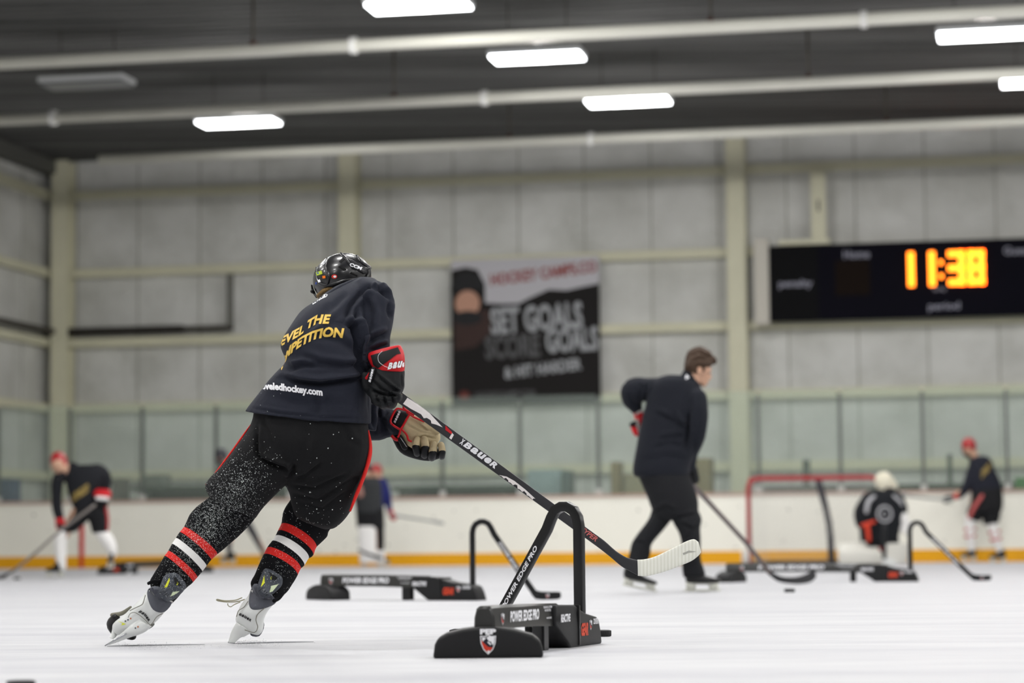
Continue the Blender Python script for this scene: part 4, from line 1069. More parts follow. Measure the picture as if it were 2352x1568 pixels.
# head (profile facing right, looking down), body one surface
b = MB()
hp = U(1609, 845, Yc)
b.ell(U(1605, 840, Yc), .086, .075, .098, Matrix.Rotation(math.radians(20), 3, 'Y'))
b.limb([(1604, 860, Yc, 13), (1612, 872, Yc, 11), (1616, 882, Yc, 7)])           # jaw
b.limb([(1621, 856, Yc, 11), (1621, 870, Yc, 9), (1618, 880, Yc, 6)])            # cheek / mouth
b.limb([(1629, 857, Yc, 4), (1632, 867, Yc, 3.4)])                               # nose
b.limb([(1629, 848, Yc, 6), (1634, 850, Yc, 2)])                               # brow
b.limb([(1625, 877, Yc, 2.4), (1623, 881, Yc, 2.4)])                             # lips
b.limb([(1590, 865, Yc, 22), (1582, 880, Yc, 24), (1575, 900, Yc, 24)])          # neck
b.ell(U(1606, 853, Yc - .085), .014, .016, .028)                                  # ear
b.LR([(1515, 880, 1605, 895, Yc, .11), (1500, 930, 1612, 935, Yc, .12), (1485, 1000, 1605, 1000, Yc, .12), (1480, 1080, 1580, 1080, Yc, .12)])
b.limb([(1510, 892, Yc, 16), (1460, 902, Yc + .06, 13), (1460, 935, Yc + .1, 9), (1468, 975, Yc + .13, 7)])
b.limb([(1605, 920, Yc - .05, 20), (1604, 985, Yc - .05, 16), (1588, 1045, Yc, 7), (1588, 1080, Yc + .1, 5)])
b.limb([(1520, 1090, Yc, 28), (1528, 1170, Yc + .05, 20), (1475, 1248, Yc + .04, 14), (1462, 1315, Yc, 11)])
b.limb([(1556, 1090, Yc, 26), (1576, 1180, Yc - .02, 20), (1587, 1250, Yc - .02, 14), (1592, 1320, Yc, 11)])
part('body', b, m_skin, co_, .006, 3)
b = MB(); b.ell(U(1629, 857, Yc - .035), .006, .006, .005); b.build('eye', mat('eye_dark', (40, 30, 26), .3), co_)
b = MB()
b.ell(U(1601, 830, Yc), .088, .084, .088, Matrix.Rotation(math.radians(25), 3, 'Y'))
b.limb([(1585, 835, Yc, 14), (1582, 850, Yc, 11), (1584, 860, Yc, 7)]); b.limb([(1592, 815, Yc, 15), (1610, 811, Yc, 15), (1628, 822, Yc, 12), (1639, 829, Yc, 9), (1641, 832, Yc, 6)])
b.limb([(1582, 846, Yc - .03, 11), (1590, 852, Yc - .045, 8)]); b.limb([(1588, 838, Yc - .045, 13), (1604, 833, Yc - .055, 12), (1620, 834, Yc - .055, 10), (1630, 834, Yc - .04, 8)]); b.limb([(1615, 838, Yc - .06, 6), (1616, 851, Yc - .06, 3.5)]); b.limb([(1596, 842, Yc - .065, 6), (1597, 856, Yc - .06, 4)]); b.limb([(1600, 830, Yc, 18), (1625, 830, Yc, 12)]); b.limb([(1592, 808, Yc, 9), (1610, 802, Yc, 7), (1626, 812, Yc, 8)]); b.limb([(1626, 816, Yc, 9), (1637, 824, Yc, 7), (1641, 829, Yc, 5)])
hm = fuse(b, .006, 2); folds(hm, [([(1580, 820), (1605, 808), (1635, 822)], 3, .006), ([(1585, 835), (1605, 822), (1640, 832)], 3, .006)], .004, 35)
link_mesh('hair', hm, m_hair, co_)
# jacket
b = MB()
b.LR([(1535, 860, 1585, 864, Yc, .07), (1512, 866, 1604, 882, Yc, .12), (1496, 880, 1614, 902, Yc, .14), (1488, 905, 1624, 925, Yc, .15), (1482, 930, 1626, 942, Yc, .155), (1474, 962, 1622, 966, Yc, .155), (1465, 1007, 1616, 1003, Yc, .155),
      (1459, 1040, 1598, 1040, Yc, .155), (1454, 1075, 1584, 1070, Yc, .155), (1455, 1089, 1584, 1086, Yc, .15), (1462, 1096, 1582, 1094, Yc, .14)], k=4, n=36, e=2.3)
b.limb([(1515, 893, Yc, 27), (1488, 893, Yc + .03, 26), (1457, 898, Yc + .06, 31), (1452, 916, Yc + .08, 25), (1462, 938, Yc + .1, 15)], k=4)
b.limb([(1602, 915, Yc - .1, 23), (1605, 950, Yc - .12, 22), (1602, 1000, Yc - .1, 19), (1588, 1040, Yc, 16), (1583, 1070, Yc + .05, 14)], k=4)
cl = [([(1584, 945), (1583, 990), (1575, 1035)], 4, .02), ([(1500, 945), (1540, 965), (1580, 990)], 6, .010), ([(1540, 945), (1560, 970), (1582, 985)], 5, .008), ([(1510, 1010), (1545, 1005), (1575, 1000)], 6, .008),
      ([(1500, 1030), (1540, 1018), (1570, 1025)], 6, .006), ([(1487, 880), (1483, 905), (1480, 935)], 4, .012), ([(1470, 875), (1475, 895), (1468, 920)], 4, .008), ([(1445, 900), (1455, 925), (1465, 930)], 4, .006), ([(1470, 1060), (1530, 1050), (1580, 1055)], 9, .004)]
me = fuse(b, .010, 4); folds(me, cl, .005, 4)
jk = link_mesh('jacket', me, mat('track_jacket', (18, 21, 30), .85, bump=.3, bscale=200, spec=.25, sheen=.03), co_)
b = MB(); b.LR([(1560, 868, 1613, 902, Yc, .08), (1566, 857, 1608, 884, Yc, .078), (1571, 849, 1598, 866, Yc, .07)], k=3, n=24); cl_ = b.build('collar', MATS['track_jacket'], jk)
drape_text('jacket_mark', 'b', [(1575, 871), (1583, 871)], 10, bvh_of([cl_, jk]), m_wprint, jk, bold=.1, lift=.006)
b = MB(); b.LR([(1462, 1080, 1584, 1075, Yc, .14), (1468, 1100, 1586, 1095, Yc, .145), (1484, 1136, 1600, 1138, Yc, .145), (1498, 1172, 1604, 1172, Yc, .13), (1512, 1190, 1600, 1192, Yc, .09)], k=4, n=30, e=2.2)
b.LR([(1496, 1170, 1560, 1180, Yc + .05, .10), (1490, 1190, 1542, 1196, Yc + .05, .095), (1470, 1217, 1520, 1222, Yc + .05, .085), (1452, 1245, 1497, 1250, Yc + .04, .08), (1446, 1270, 1494, 1270, Yc + .03, .075), (1440, 1300, 1486, 1302, Yc, .07), (1436, 1318, 1484, 1318, Yc, .06)], k=4, n=24)
b.LR([(1540, 1165, 1604, 1172, Yc - .02, .10), (1544, 1195, 1612, 1192, Yc - .02, .10), (1558, 1223, 1609, 1213, Yc - .02, .09), (1564, 1247, 1610, 1243, Yc - .02, .085), (1566, 1285, 1610, 1280, Yc - .02, .08), (1568, 1310, 1618, 1308, Yc, .075), (1571, 1326, 1622, 1320, Yc, .065)], k=4, n=24)
me = fuse(b, .009, 4); folds(me, [([(1560, 1200), (1590, 1215), (1605, 1200)], 4, .008), ([(1545, 1190), (1575, 1185), (1605, 1180)], 4, .007), ([(1500, 1180), (1530, 1165), (1550, 1175)], 5, .007), ([(1575, 1240), (1590, 1215)], 4, .006), ([(1455, 1245), (1480, 1248)], 4, .006), ([(1570, 1300), (1600, 1290)], 4, .006)], .005, 5)
link_mesh('pants', me, mat('track_pants', (19, 20, 24), .85, bump=.3, bscale=200), co_)
m_hold = mat('holder_cream', (206, 206, 196), .4)
def side_skate(x0, x1, yb, ytop, Y, parent, heel=None, boot=m_blkp, tilt=0, hold=m_hold, dirn=1):
    """side view skate: heel x0, toe x1 (px), blade bottom yb, boot top ytop; tilt = px drop at the toe"""
    def yt(x, y): return y + tilt * (x - x0) / (x1 - x0)
    def P(fx, y): x = x0 + (x1 - x0) * fx; return x, yt(x, y)
    h = yb - ytop; b = MB()
    A = [P(.12, ytop)[0], P(.12, ytop)[1], P(.5, ytop)[0], P(.5, ytop)[1]]
    def stn(f0, f1, y, rd): a = P(f0, y); c = P(f1, y); return (a[0], a[1], c[0], c[1], Y, rd)
    b.LR([stn(.10, .52, ytop, .045), stn(.06, .58, ytop + h * .25, .045), stn(.05, .95, ytop + h * .42, .045), stn(.06, 1.0, ytop + h * .55, .042), stn(.1, .95, ytop + h * .6, .035)], k=3, n=20)
    bo = b.build('skate', boot, parent)
    b = MB()
    for f in (.2, .8):
        a = P(f - .15, yb - h * .44); c = P(f + .15, yb - h * .44); a2 = P(f - .12, yb - h * .08); c2 = P(f + .12, yb - h * .08)
        b.LR([a + c + (Y, .018), a2 + c2 + (Y, .008)], k=2, n=12)
    b.tube([U(*P(.12, yb - h * .42), Y), U(*P(.5, yb - h * .36), Y), U(*P(.92, yb - h * .42), Y)], [.014, .008, .014], n=8, k=3, flat=(1, 1.2))
    a = U(*P(.02, yb - h * .06), Y); c = U(*P(.5, yb - h * .05), Y); d_ = U(*P(.98, yb - h * .08), Y)
    b.tube([a, c, d_], [.009, .008, .009], n=8, k=3, flat=(1, .6)); b.build('blade_holder', hold, bo)
    b = MB(); r_ = .004; b.tube([U(*P(.0, yb - h * .06), Y), U(*P(.5, yb), Y), U(*P(1.0, yb - h * .08), Y)], [r_ * .5, r_, r_ * .5], n=8, k=4); b.build('runner', m_steel, bo)
    return bo
side_skate(1428, 1510, 1343, 1300, Yc, co_, tilt=17)
side_skate(1570, 1656, 1358, 1308, Yc, co_, tilt=0)
b = MB(); b.limb([(1466, 950, Yc + .1, 11), (1472, 962, Yc + .1, 12)]); g = b.build('glove', m_redg, co_)
b = MB(); b.limb([(1455, 980, Yc + .1, 7), (1463, 995, Yc + .1, 8), (1470, 985, Yc + .12, 9)]); b.build('finger_roll', m_redg, g)
b = MB(); b.tube([U(1460, 952, Yc + .05), U(1470, 945, Yc), U(1480, 943, Yc)], .008, n=8, k=3); b.tube([U(1463, 962, Yc + .04), U(1467, 985, Yc + .04), U(1470, 1000, Yc + .05)], .009, n=8, k=3); b.build('grey_trim', mat('glove_grey', (130, 126, 124), .6), g)
b = MB(); b.limb([(1450, 975, Yc + .08, 5), (1458, 972, Yc + .08, 6)]); b.build('palm', m_blkn, g)
b = MB(); b.limb([(1590, 1078, Yc + .08, 12), (1595, 1100, Yc + .15, 12)]); b.build('glove', m_blkn, co_)
def stick(name_lab, pts, rad, m, blade, bm_, Yb, tip=None):
    root = empty('hockey_stick', (U(*pts[-1]).x, U(*pts[-1]).y, max(0, U(*pts[-1]).z)), name_lab, 'hockey stick')
    b = MB(); b.tube([U(*p) for p in pts], rad, n=8, k=2, flat=(1.3, .8)); s_ = b.build('shaft', m, root)
    if blade:
        b = MB(); b.LR(blade, k=4, n=14, e=2.6); b.build('blade', bm_, root)
    return root
m_shaft2 = mat('shaft_brown', (96, 84, 82), .4)
cs = stick('dark hockey stick reaching from the young coach down to the ice', [(1570, 1080, 17.5), (1600, 1123, 17.8), (1709, 1241, 18.9), (1768, 1316, 19.4)], .014, m_shaft2,
      [(1762, 1306, 1758, 1312, 19.4, .012), (1782, 1318, 1778, 1330, 19.5, .008), (1800, 1324, 1798, 1338, 19.5, .006), (1830, 1324, 1832, 1341, 19.6, .006), (1855, 1316, 1860, 1337, 19.7, .006), (1868, 1306, 1874, 1326, 19.8, .006), (1872, 1308, 1874, 1318, 19.8, .004)], m_carbon, 0)

# ================================================================== other skaters (each its own figure)
def figure(label, base, Y, body, parts, head, name='person'):
    """body: list of limb lists (skin surface); parts: (name, material, [limb/LR lists], voxel)"""
    root = empty('person', (U(base[0], base[1], Y).x, Y, 0), label, 'person')
    b = MB()
    hx, hy, hr_ = head[:3]
    b.ell(U(hx, hy, Y), hr_ * .84 * px2m(Y), hr_ * .95 * px2m(Y), hr_ * px2m(Y))
    fx, fy = head[3]                      # face offset, px
    b.limb([(hx + fx * .5, hy + fy * .5, Y - .03, hr_ * .6), (hx + fx, hy + fy, Y - .03, hr_ * .45)])
    b.limb([(hx + fx * 1.0, hy + fy * .6, Y - .09, hr_ * .14), (hx + fx * 1.0, hy + fy * .8, Y - .10, hr_ * .16)])
    b.limb([(hx + head[4][0] * .3, hy + head[4][1] * .3, Y, hr_ * .6), (hx + head[4][0], hy + head[4][1], Y, hr_ * .7)])
    for L in body: b.limb(L, scale=.8)
    part('body', b, m_skin, root, .012, 3)
    out = {}
    for nm, m, shapes, par in parts:
        b = MB()
        for kind, L in shapes:
            if kind == 'l': b.limb(L)
            else: b.LR(L, k=3, n=24, e=2.3)
        out.setdefault(nm, []).append(part(nm, b, m, out[par][-1] if par else root, .010, 3))
    return root, out
def S(L, Y): return [(x, y, Y + (d if len(r) else 0), rr) for (x, y, rr, *r) in L for d in [r[0] if r else 0]]
def l(Y, *pts): return ('l', S(pts, Y))
def limbs(Y, *pts): return S(pts, Y)

# --- left player
Y = 28.0
la = [limbs(Y, (185, 1085, 20), (190, 1130, 22), (200, 1165, 22)), limbs(Y, (160, 1075, 14), (132, 1110, 13), (128, 1150, 11), (138, 1195, 9)), limbs(Y, (225, 1080, 14), (243, 1110, 13), (236, 1140, 10)),
      limbs(Y, (180, 1170, 18), (155, 1215, 15), (140, 1250, 12), (140, 1300, 9)), limbs(Y, (220, 1170, 18), (230, 1215, 15), (253, 1250, 11), (256, 1285, 8))]
root, o = figure('skater in red helmet, black jersey and white socks bending over a stick at the left', (160, 1325), Y, la,
    [('jersey', mat('black_jersey', (18, 20, 26), .8), [('r', [(160, 1068, 232, 1066, Y, .07), (150, 1080, 248, 1078, Y, .11), (150, 1102, 244, 1102, Y, .13), (156, 1130, 232, 1128, Y, .13), (164, 1155, 230, 1152, Y, .12), (172, 1174, 234, 1170, Y, .1)]),
        l(Y, (222, 1080, 16), (240, 1092, 15), (243, 1112, 12), (238, 1128, 11)), l(Y, (158, 1082, 14), (134, 1100, 15), (130, 1130, 13), (131, 1165, 12), (136, 1186, 11)), l(Y, (168, 1072, 12), (150, 1080, 10))], None),
     ('pants', mat('black_shorts', (20, 20, 23), .85), [('r', [(172, 1160, 240, 1155, Y, .11), (165, 1190, 246, 1185, Y, .12)]), ('r', [(168, 1180, 205, 1190, Y, .1), (150, 1205, 192, 1205, Y, .1), (138, 1222, 172, 1222, Y, .08)]), ('r', [(200, 1185, 248, 1180, Y, .1), (207, 1205, 249, 1200, Y, .1), (212, 1224, 248, 1222, Y, .08)])], None),
     ('side_stripe', m_redh, [l(Y, (243, 1162, 4, -.03), (246, 1190, 5, -.03), (246, 1217, 4, -.03))], 'pants'),
     ('sock', m_wht, [l(Y, (148, 1218, 14), (139, 1240, 15), (139, 1275, 13), (143, 1302, 9))], None), ('sock', m_wht, [l(Y, (230, 1220, 14), (248, 1242, 15), (257, 1262, 12), (257, 1275, 9))], None),
     ('helmet', m_redh, [l(Y, (134, 1055, 19), (135, 1056, 19)), l(Y, (134, 1062, 19), (138, 1066, 18))], None),
     ('face_cage', mat('cage', (70, 60, 58), .4, metal=.5), [l(Y, (122, 1072, 1.2, -.12), (126, 1092, 1.2, -.12), (140, 1098, 1.2, -.12), (152, 1090, 1.2, -.1), (154, 1072, 1.2, -.08)), l(Y, (124, 1082, 1, -.14), (150, 1080, 1, -.14)), l(Y, (136, 1072, 1, -.15), (137, 1096, 1, -.14))], 'helmet'),
     ('neck_guard', m_blkn, [l(Y, (152, 1088, 7), (158, 1080, 8))], None),
     ('glove', m_redg, [l(Y, (227, 1134, 12, -.14), (244, 1135, 12, -.14))], None), ('cuff_band', m_wht, [l(Y, (224, 1143, 5, -.19), (245, 1145, 5, -.19))], 'glove'), ('finger_roll', m_blkn, [l(Y, (226, 1153, 8, -.12), (242, 1155, 8, -.12))], 'glove'),
     ('glove', m_redg, [l(Y, (137, 1193, 11), (140, 1208, 12)), l(Y, (148, 1218, 9), (158, 1214, 6))], None), ('finger_roll', m_blkn, [l(Y, (138, 1206, 8, -.03), (148, 1220, 7, -.03))], 'glove')],
    (135, 1066, 22, (2, 14), (22, 18)))
side_skate(148, 104, 1325, 1292, Y, root, boot=m_blkp)
side_skate(262, 246, 1304, 1270, Y - .1, root, boot=m_blkp)
drape_text('jersey_lettering', 'LEVELED', [(166, 1152), (204, 1126)], 17, bvh_of([o['jersey'][0]]), mat('dull_gold', (140, 120, 66), .5), o['jersey'][0], bold=.08, lift=.01)
stick('hockey stick with pale shaft held by the red-helmeted skater at the left', [(219, 1158, 27.7), (190, 1180, 27.6), (143, 1214, 27.5), (90, 1262, 27.3), (48, 1297, 27.2), (22, 1316, 27.2)], .013, mat('shaft_grey', (110, 104, 100), .4),
      [(26, 1311, 22, 1316, 27.2, .012), (14, 1316, 12, 1327, 27.2, .008), (2, 1322, 2, 1330, 27.2, .008), (-8, 1323, -8, 1330, 27.2, .006)], m_blkp, 0)

# --- person behind the main skater's legs
Y = 36.0
root, o = figure('skater in dark grey seen between and behind the leaning skater\'s legs', (560, 1290), Y, [limbs(Y, (530, 1080, 16), (545, 1180, 16)), limbs(Y, (540, 1180, 12), (528, 1235, 9), (526, 1278, 6)), limbs(Y, (555, 1180, 12), (580, 1220, 9), (612, 1275, 6))],
    [('jersey', mat('dark_jersey', (50, 52, 55), .8), [('r', [(512, 1064, 548, 1064, Y, .1), (500, 1085, 562, 1085, Y, .14), (508, 1130, 566, 1130, Y, .14), (515, 1165, 570, 1165, Y, .13)])], None),
     ('pants', MATS['black_shorts'], [('r', [(518, 1155, 572, 1155, Y, .13), (520, 1190, 578, 1190, Y, .12)])], None),
     ('sock', mat('grey_sock', (62, 62, 66), .8), [l(Y, (532, 1190, 10), (527, 1230, 8), (526, 1276, 5))], None), ('sock', MATS['grey_sock'], [l(Y, (562, 1190, 10), (578, 1218, 8.5), (600, 1258, 6.5), (610, 1275, 5))], None),
     ('helmet', mat('grey_helmet', (58, 58, 64), .4), [l(Y, (508, 1044, 16), (509, 1050, 15))], None), ('face_cage', MATS['grey_helmet'], [l(Y, (503, 1056, 9), (510, 1062, 9))], 'helmet'), ('neck_guard', m_blkn, [l(Y, (516, 1062, 9), (524, 1070, 10))], None)], (509, 1048, 15, (-4, 8), (12, 18)))
side_skate(543, 505, 1294, 1268, Y, root, boot=m_blkp); side_skate(632, 598, 1294, 1268, Y, root, boot=m_blkp)

# --- pair in the middle distance
Y = 36.4
root, o = figure('skater in red helmet and blue jersey standing behind the goalie with white pads', (875, 1296), Y, [limbs(Y, (868, 1100, 14), (866, 1190, 14)), limbs(Y, (880, 1110, 9), (889, 1150, 8), (900, 1184, 6)), limbs(Y, (870, 1190, 11), (872, 1240, 8), (874, 1285, 6))],
    [('jersey', mat('blue_jersey', (28, 34, 96), .8), [('r', [(852, 1098, 884, 1098, Y, .08), (846, 1112, 890, 1112, Y, .13), (848, 1150, 884, 1150, Y, .13), (850, 1175, 880, 1175, Y, .12)]), l(Y, (880, 1108, 10), (888, 1130, 9), (892, 1152, 8), (894, 1170, 7))], None),
     ('pants', MATS['black_shorts'], [('r', [(850, 1165, 882, 1165, Y, .12), (852, 1212, 884, 1212, Y, .11)])], None),
     ('sock', MATS['black_shorts'], [l(Y, (874, 1210, 9), (875, 1250, 8), (874, 1284, 6))], None),
     ('helmet', m_redh, [l(Y, (863, 1080, 16), (863, 1083, 16))], None), ('glove', m_redg, [l(Y, (896, 1174, 7), (903, 1188, 8))], None)], (863, 1086, 17, (2, 9), (4, 16)))
side_skate(866, 896, 1298, 1274, Y, root, boot=m_blkp)
stick('faint grey hockey stick held out level by the blue-jersey skater', [(890, 1180, 36.2), (912, 1184, 36.2), (1000, 1198, 36.0)], .014, mat('shaft_pale', (150, 152, 150), .4), [(996, 1194, 996, 1201, 36.0, .01), (1010, 1196, 1010, 1204, 36, .008), (1020, 1199, 1020, 1205, 36, .006)], MATS['shaft_pale'], 0)
Y = 35.6
root, o = figure('goalie in dark grey jersey and white leg pads standing by the boards', (850, 1296), Y, [limbs(Y, (846, 1105, 14), (848, 1190, 14)), limbs(Y, (836, 1195, 11), (836, 1285, 9)), limbs(Y, (862, 1195, 11), (864, 1285, 9))],
    [('jersey', mat('charcoal_jersey', (44, 46, 48), .8), [('r', [(828, 1096, 868, 1096, Y, .1), (816, 1112, 876, 1112, Y, .15), (814, 1150, 878, 1150, Y, .15), (818, 1178, 880, 1178, Y, .14)])], None),
     ('pants', MATS['black_shorts'], [('r', [(816, 1168, 882, 1168, Y, .14), (820, 1214, 882, 1214, Y, .12)])], None),
     ('leg_pad', m_wht, [('r', [(822, 1208, 863, 1208, Y - .08, .06), (824, 1245, 864, 1245, Y - .08, .06), (826, 1292, 864, 1292, Y - .08, .06)])], None), ('leg_pad', m_blkn, [('r', [(862, 1208, 882, 1208, Y, .06), (864, 1262, 882, 1262, Y, .06)])], None),
     ('pad_toe', m_wht, [('r', [(858, 1264, 884, 1264, Y, .06), (858, 1293, 884, 1293, Y, .06)])], 'leg_pad'), ('pad_strap', m_blkn, [l(Y, (824, 1262, 2.5, -.12), (845, 1272, 3, -.16), (876, 1280, 4, -.1))], 'leg_pad'),
     ('helmet', mat('black_helmet', (34, 34, 38), .3), [l(Y, (840, 1078, 14), (840, 1080, 14))], None), ('catching_glove', mat('glove_pink', (150, 110, 100), .7), [l(Y, (826, 1120, 8, -.12), (828, 1135, 9, -.12))], None)], (840, 1084, 15, (-2, 9), (2, 16)))
for x in (830, 870): side_skate(x, x + 12, 1299, 1282, Y, root, boot=m_blkp)

# --- right-hand skater
Y = 35.4
root, o = figure('skater in red helmet and striped white socks pointing a stick left near the goal', (2260, 1290), Y, [limbs(Y, (2250, 1065, 14), (2262, 1130, 18)), limbs(Y, (2245, 1070, 11), (2222, 1115, 9), (2185, 1145, 6)), limbs(Y, (2240, 1140, 13), (2228, 1210, 10), (2232, 1270, 6)), limbs(Y, (2275, 1140, 14), (2282, 1205, 10), (2298, 1265, 6))],
    [('jersey', mat('navy_jersey2', (24, 26, 38), .8), [('r', [(2232, 1048, 2262, 1046, Y, .08), (2226, 1060, 2276, 1055, Y, .13), (2224, 1085, 2286, 1080, Y, .14), (2226, 1110, 2298, 1105, Y, .14), (2232, 1135, 2302, 1130, Y, .13)]),
        l(Y, (2240, 1062, 12), (2230, 1090, 12), (2220, 1118, 11), (2204, 1138, 8))], None),
     ('pants', MATS['black_shorts'], [('r', [(2232, 1125, 2302, 1120, Y, .14), (2228, 1155, 2304, 1150, Y, .15), (2222, 1178, 2302, 1172, Y, .14)]), ('r', [(2224, 1165, 2262, 1170, Y, .11), (2218, 1192, 2252, 1198, Y, .09)]), ('r', [(2256, 1160, 2303, 1155, Y, .11), (2258, 1205, 2294, 1200, Y, .09)])], None),
     ('side_stripe', mat('stripe_red_white', (186, 90, 88), .7), [l(Y, (2256, 1138, 4, -.14), (2238, 1165, 4.5, -.14), (2226, 1188, 4, -.12))], 'pants'),
     ('sock', m_wht, [l(Y, (2228, 1192, 13), (2228, 1220, 12), (2232, 1262, 8))], None), ('stripe_band', m_redg, [l(Y, (2217, 1216, 3, -.05), (2240, 1214, 3, -.05)), l(Y, (2217, 1232, 3, -.05), (2240, 1230, 3, -.05))], 'sock'),
     ('sock', m_wht, [l(Y, (2278, 1198, 13), (2283, 1220, 12), (2296, 1262, 8))], None), ('stripe_band', m_redg, [l(Y, (2272, 1224, 3, -.05), (2296, 1220, 3, -.05)), l(Y, (2276, 1240, 3, -.05), (2298, 1236, 3, -.05))], 'sock'),
     ('helmet', m_redh, [l(Y, (2225, 1021, 17), (2226, 1025, 17))], None), ('face_cage', m_blkp, [l(Y, (2216, 1034, 8), (2222, 1044, 8))], 'helmet'), ('neck_guard', m_blkn, [l(Y, (2232, 1046, 10), (2238, 1056, 10))], None),
     ('glove', m_blkn, [l(Y, (2172, 1147, 8), (2184, 1144, 8))], None), ('cuff_band', m_redg, [l(Y, (2194, 1140, 7), (2199, 1139, 7))], 'glove')], (2226, 1027, 17, (-6, 9), (10, 20)))
side_skate(2244, 2206, 1288, 1260, Y, root, boot=m_blkp); side_skate(2312, 2272, 1293, 1262, Y, root, boot=m_blkp)
drape_text('jersey_lettering', 'LEVELED', [(2254, 1098), (2274, 1076)], 16, bvh_of([o['jersey'][0]]), MATS['dull_gold'], o['jersey'][0], bold=.08, lift=.01)
stick('pale hockey stick held level toward the goalie by the right-hand skater', [(2190, 1147, 35.2), (2172, 1147, 35.2), (2130, 1144, 35.1), (2076, 1137, 35.0)], .014, MATS['shaft_pale'], [(2084, 1132, 2084, 1142, 35.0, .01), (2070, 1130, 2070, 1141, 35, .008), (2060, 1131, 2060, 1138, 35, .006)], MATS['shaft_pale'], 0)

# --- goalie in the crease
Y = 33.2
m_cream2 = mat('mask_cream', (222, 216, 196), .4)
root, o = figure('goalie crouching before the net in cream mask and black jersey with round crest', (2010, 1295), Y, [limbs(Y, (2028, 1140, 20), (2028, 1220, 26)), limbs(Y, (2000, 1150, 12), (1980, 1190, 11), (1990, 1215, 9)), limbs(Y, (2055, 1150, 12), (2072, 1185, 10), (2074, 1200, 8)), limbs(Y, (2010, 1230, 12), (1985, 1270, 8)), limbs(Y, (2045, 1230, 12), (2062, 1270, 8))],
    [('jersey', MATS['black_jersey'], [('r', [(2002, 1124, 2060, 1124, Y, .1), (1984, 1138, 2070, 1138, Y, .17), (1974, 1165, 2076, 1165, Y, .19), (1975, 1200, 2072, 1200, Y, .19), (1980, 1244, 2060, 1244, Y, .17)]), l(Y, (1995, 1145, 16), (1978, 1175, 17), (1978, 1200, 14)), l(Y, (2062, 1145, 14), (2072, 1168, 13), (2070, 1190, 10))], None),
     ('shoulder_band', mat('band_grey', (180, 180, 184), .7), [l(Y, (2008, 1140, 4, -.15), (1995, 1152, 5, -.19), (1990, 1175, 4.5, -.2))], 'jersey'), ('shoulder_band', MATS['band_grey'], [l(Y, (2052, 1138, 3, -.15), (2066, 1150, 3.5, -.17), (2072, 1160, 3, -.15))], 'jersey'),
     ('pants', MATS['black_shorts'], [('r', [(1984, 1225, 2064, 1225, Y, .16), (1990, 1256, 2066, 1256, Y, .14)])], None),
     ('leg_pad', mat('pad_white', (214, 212, 204), .6), [('r', [(1926, 1248, 1968, 1244, Y - .1, .09), (1960, 1244, 2029, 1244, Y - .2, .1)][:1] + [(1924, 1268, 2028, 1268, Y - .2, .1), (1926, 1294, 2028, 1294, Y - .2, .09)])], None),
     ('leg_pad', MATS['pad_white'], [('r', [(2034, 1248, 2084, 1246, Y - .2, .1), (2034, 1270, 2086, 1270, Y - .2, .1), (2034, 1294, 2084, 1294, Y - .2, .09)])], None),
     ('mask', m_cream2, [l(Y, (2030, 1104, 22), (2032, 1110, 22)), l(Y, (2040, 1112, 20), (2046, 1116, 16)), l(Y, (2030, 1124, 10, -.05), (2034, 1136, 7, -.05))], None), ('mask_cage', m_blkp, [l(Y, (2036, 1124, 5, -.11), (2050, 1124, 5, -.10))], 'mask'),
     ('blocker', m_blkn, [('r', [(1972, 1200, 2010, 1196, Y - .2, .05), (1976, 1244, 2006, 1244, Y - .2, .05)])], None), ('blocker_stripe', mat('orange_red', (206, 60, 34), .6), [l(Y, (1980, 1206, 4, -.26), (2008, 1198, 4, -.26)), l(Y, (1992, 1210, 6, -.25), (1996, 1240, 5, -.25))], 'blocker'),
     ('catching_glove', m_wht, [l(Y, (2074, 1188, 12, -.05), (2080, 1205, 12, -.05)), l(Y, (2072, 1215, 6, -.1), (2084, 1222, 7, -.1))], None)], (2034, 1112, 21, (5, 8), (-2, 18)))
b = MB(); cc = U(2032, 1180, Y - .22); b.tube([cc + Vector((math.cos(a) * .095, 0, math.sin(a) * .105)) for a in [2 * math.pi * i / 24 for i in range(25)]], .014, n=8); b.tube([cc + Vector((math.cos(a) * .035, 0, math.sin(a) * .04)) for a in [math.pi * .3 + 1.5 * math.pi * i / 14 for i in range(15)]], .008, n=8)
b.build('crest', MATS['band_grey'], o['jersey'][0])
gs_ = stick('black goalie stick standing between the crouching goalie\'s pads', [(2031, 1200, 32.7), (2031, 1250, 32.6), (2031, 1282, 32.5)], .022, m_blkn, [(2026, 1278, 2036, 1276, 32.6, .01), (2026, 1292, 2060, 1290, 32.6, .01), (2026, 1297, 2062, 1297, 32.6, .008)], m_whp, 0)

# ================================================================== goal
Yg_ = 34.2
gl = empty('hockey_goal', (U(1866, 1290, Yg_).x, Yg_, 0), 'red-framed hockey goal with white net standing in front of the far boards', 'goal')
gx0 = U(1720, 1200, Yg_).x; gw = 1.84; gh = 1.22
gd = Vector((math.cos(.08), -math.sin(.08), 0)); gn = Vector((math.sin(.08), math.cos(.08), 0))
def GP(x, d, z): return Vector((gx0, Yg_, 0)) + gd * x + gn * d + Vector((0, 0, z))
m_gred = mat('goal_red', (158, 36, 42), .4)
b = MB(); b.tube([GP(0, 0, 0), GP(0, 0, gh - .12), GP(.03, 0, gh - .04), GP(.12, 0, gh), GP(gw - .12, 0, gh), GP(gw - .03, 0, gh - .04), GP(gw, 0, gh - .12), GP(gw, 0, 0)], .034, n=14); b.build('front_frame', m_gred, gl)
b = MB(); b.tube([GP(0, 0, .03), GP(.1, .8, .03), GP(.35, 1.0, .03), GP(gw - .35, 1.0, .03), GP(gw - .1, .8, .03), GP(gw, 0, .03)], .03, n=10, k=3); b.build('base_frame', mat('goal_base', (70, 62, 58), .6), gl)
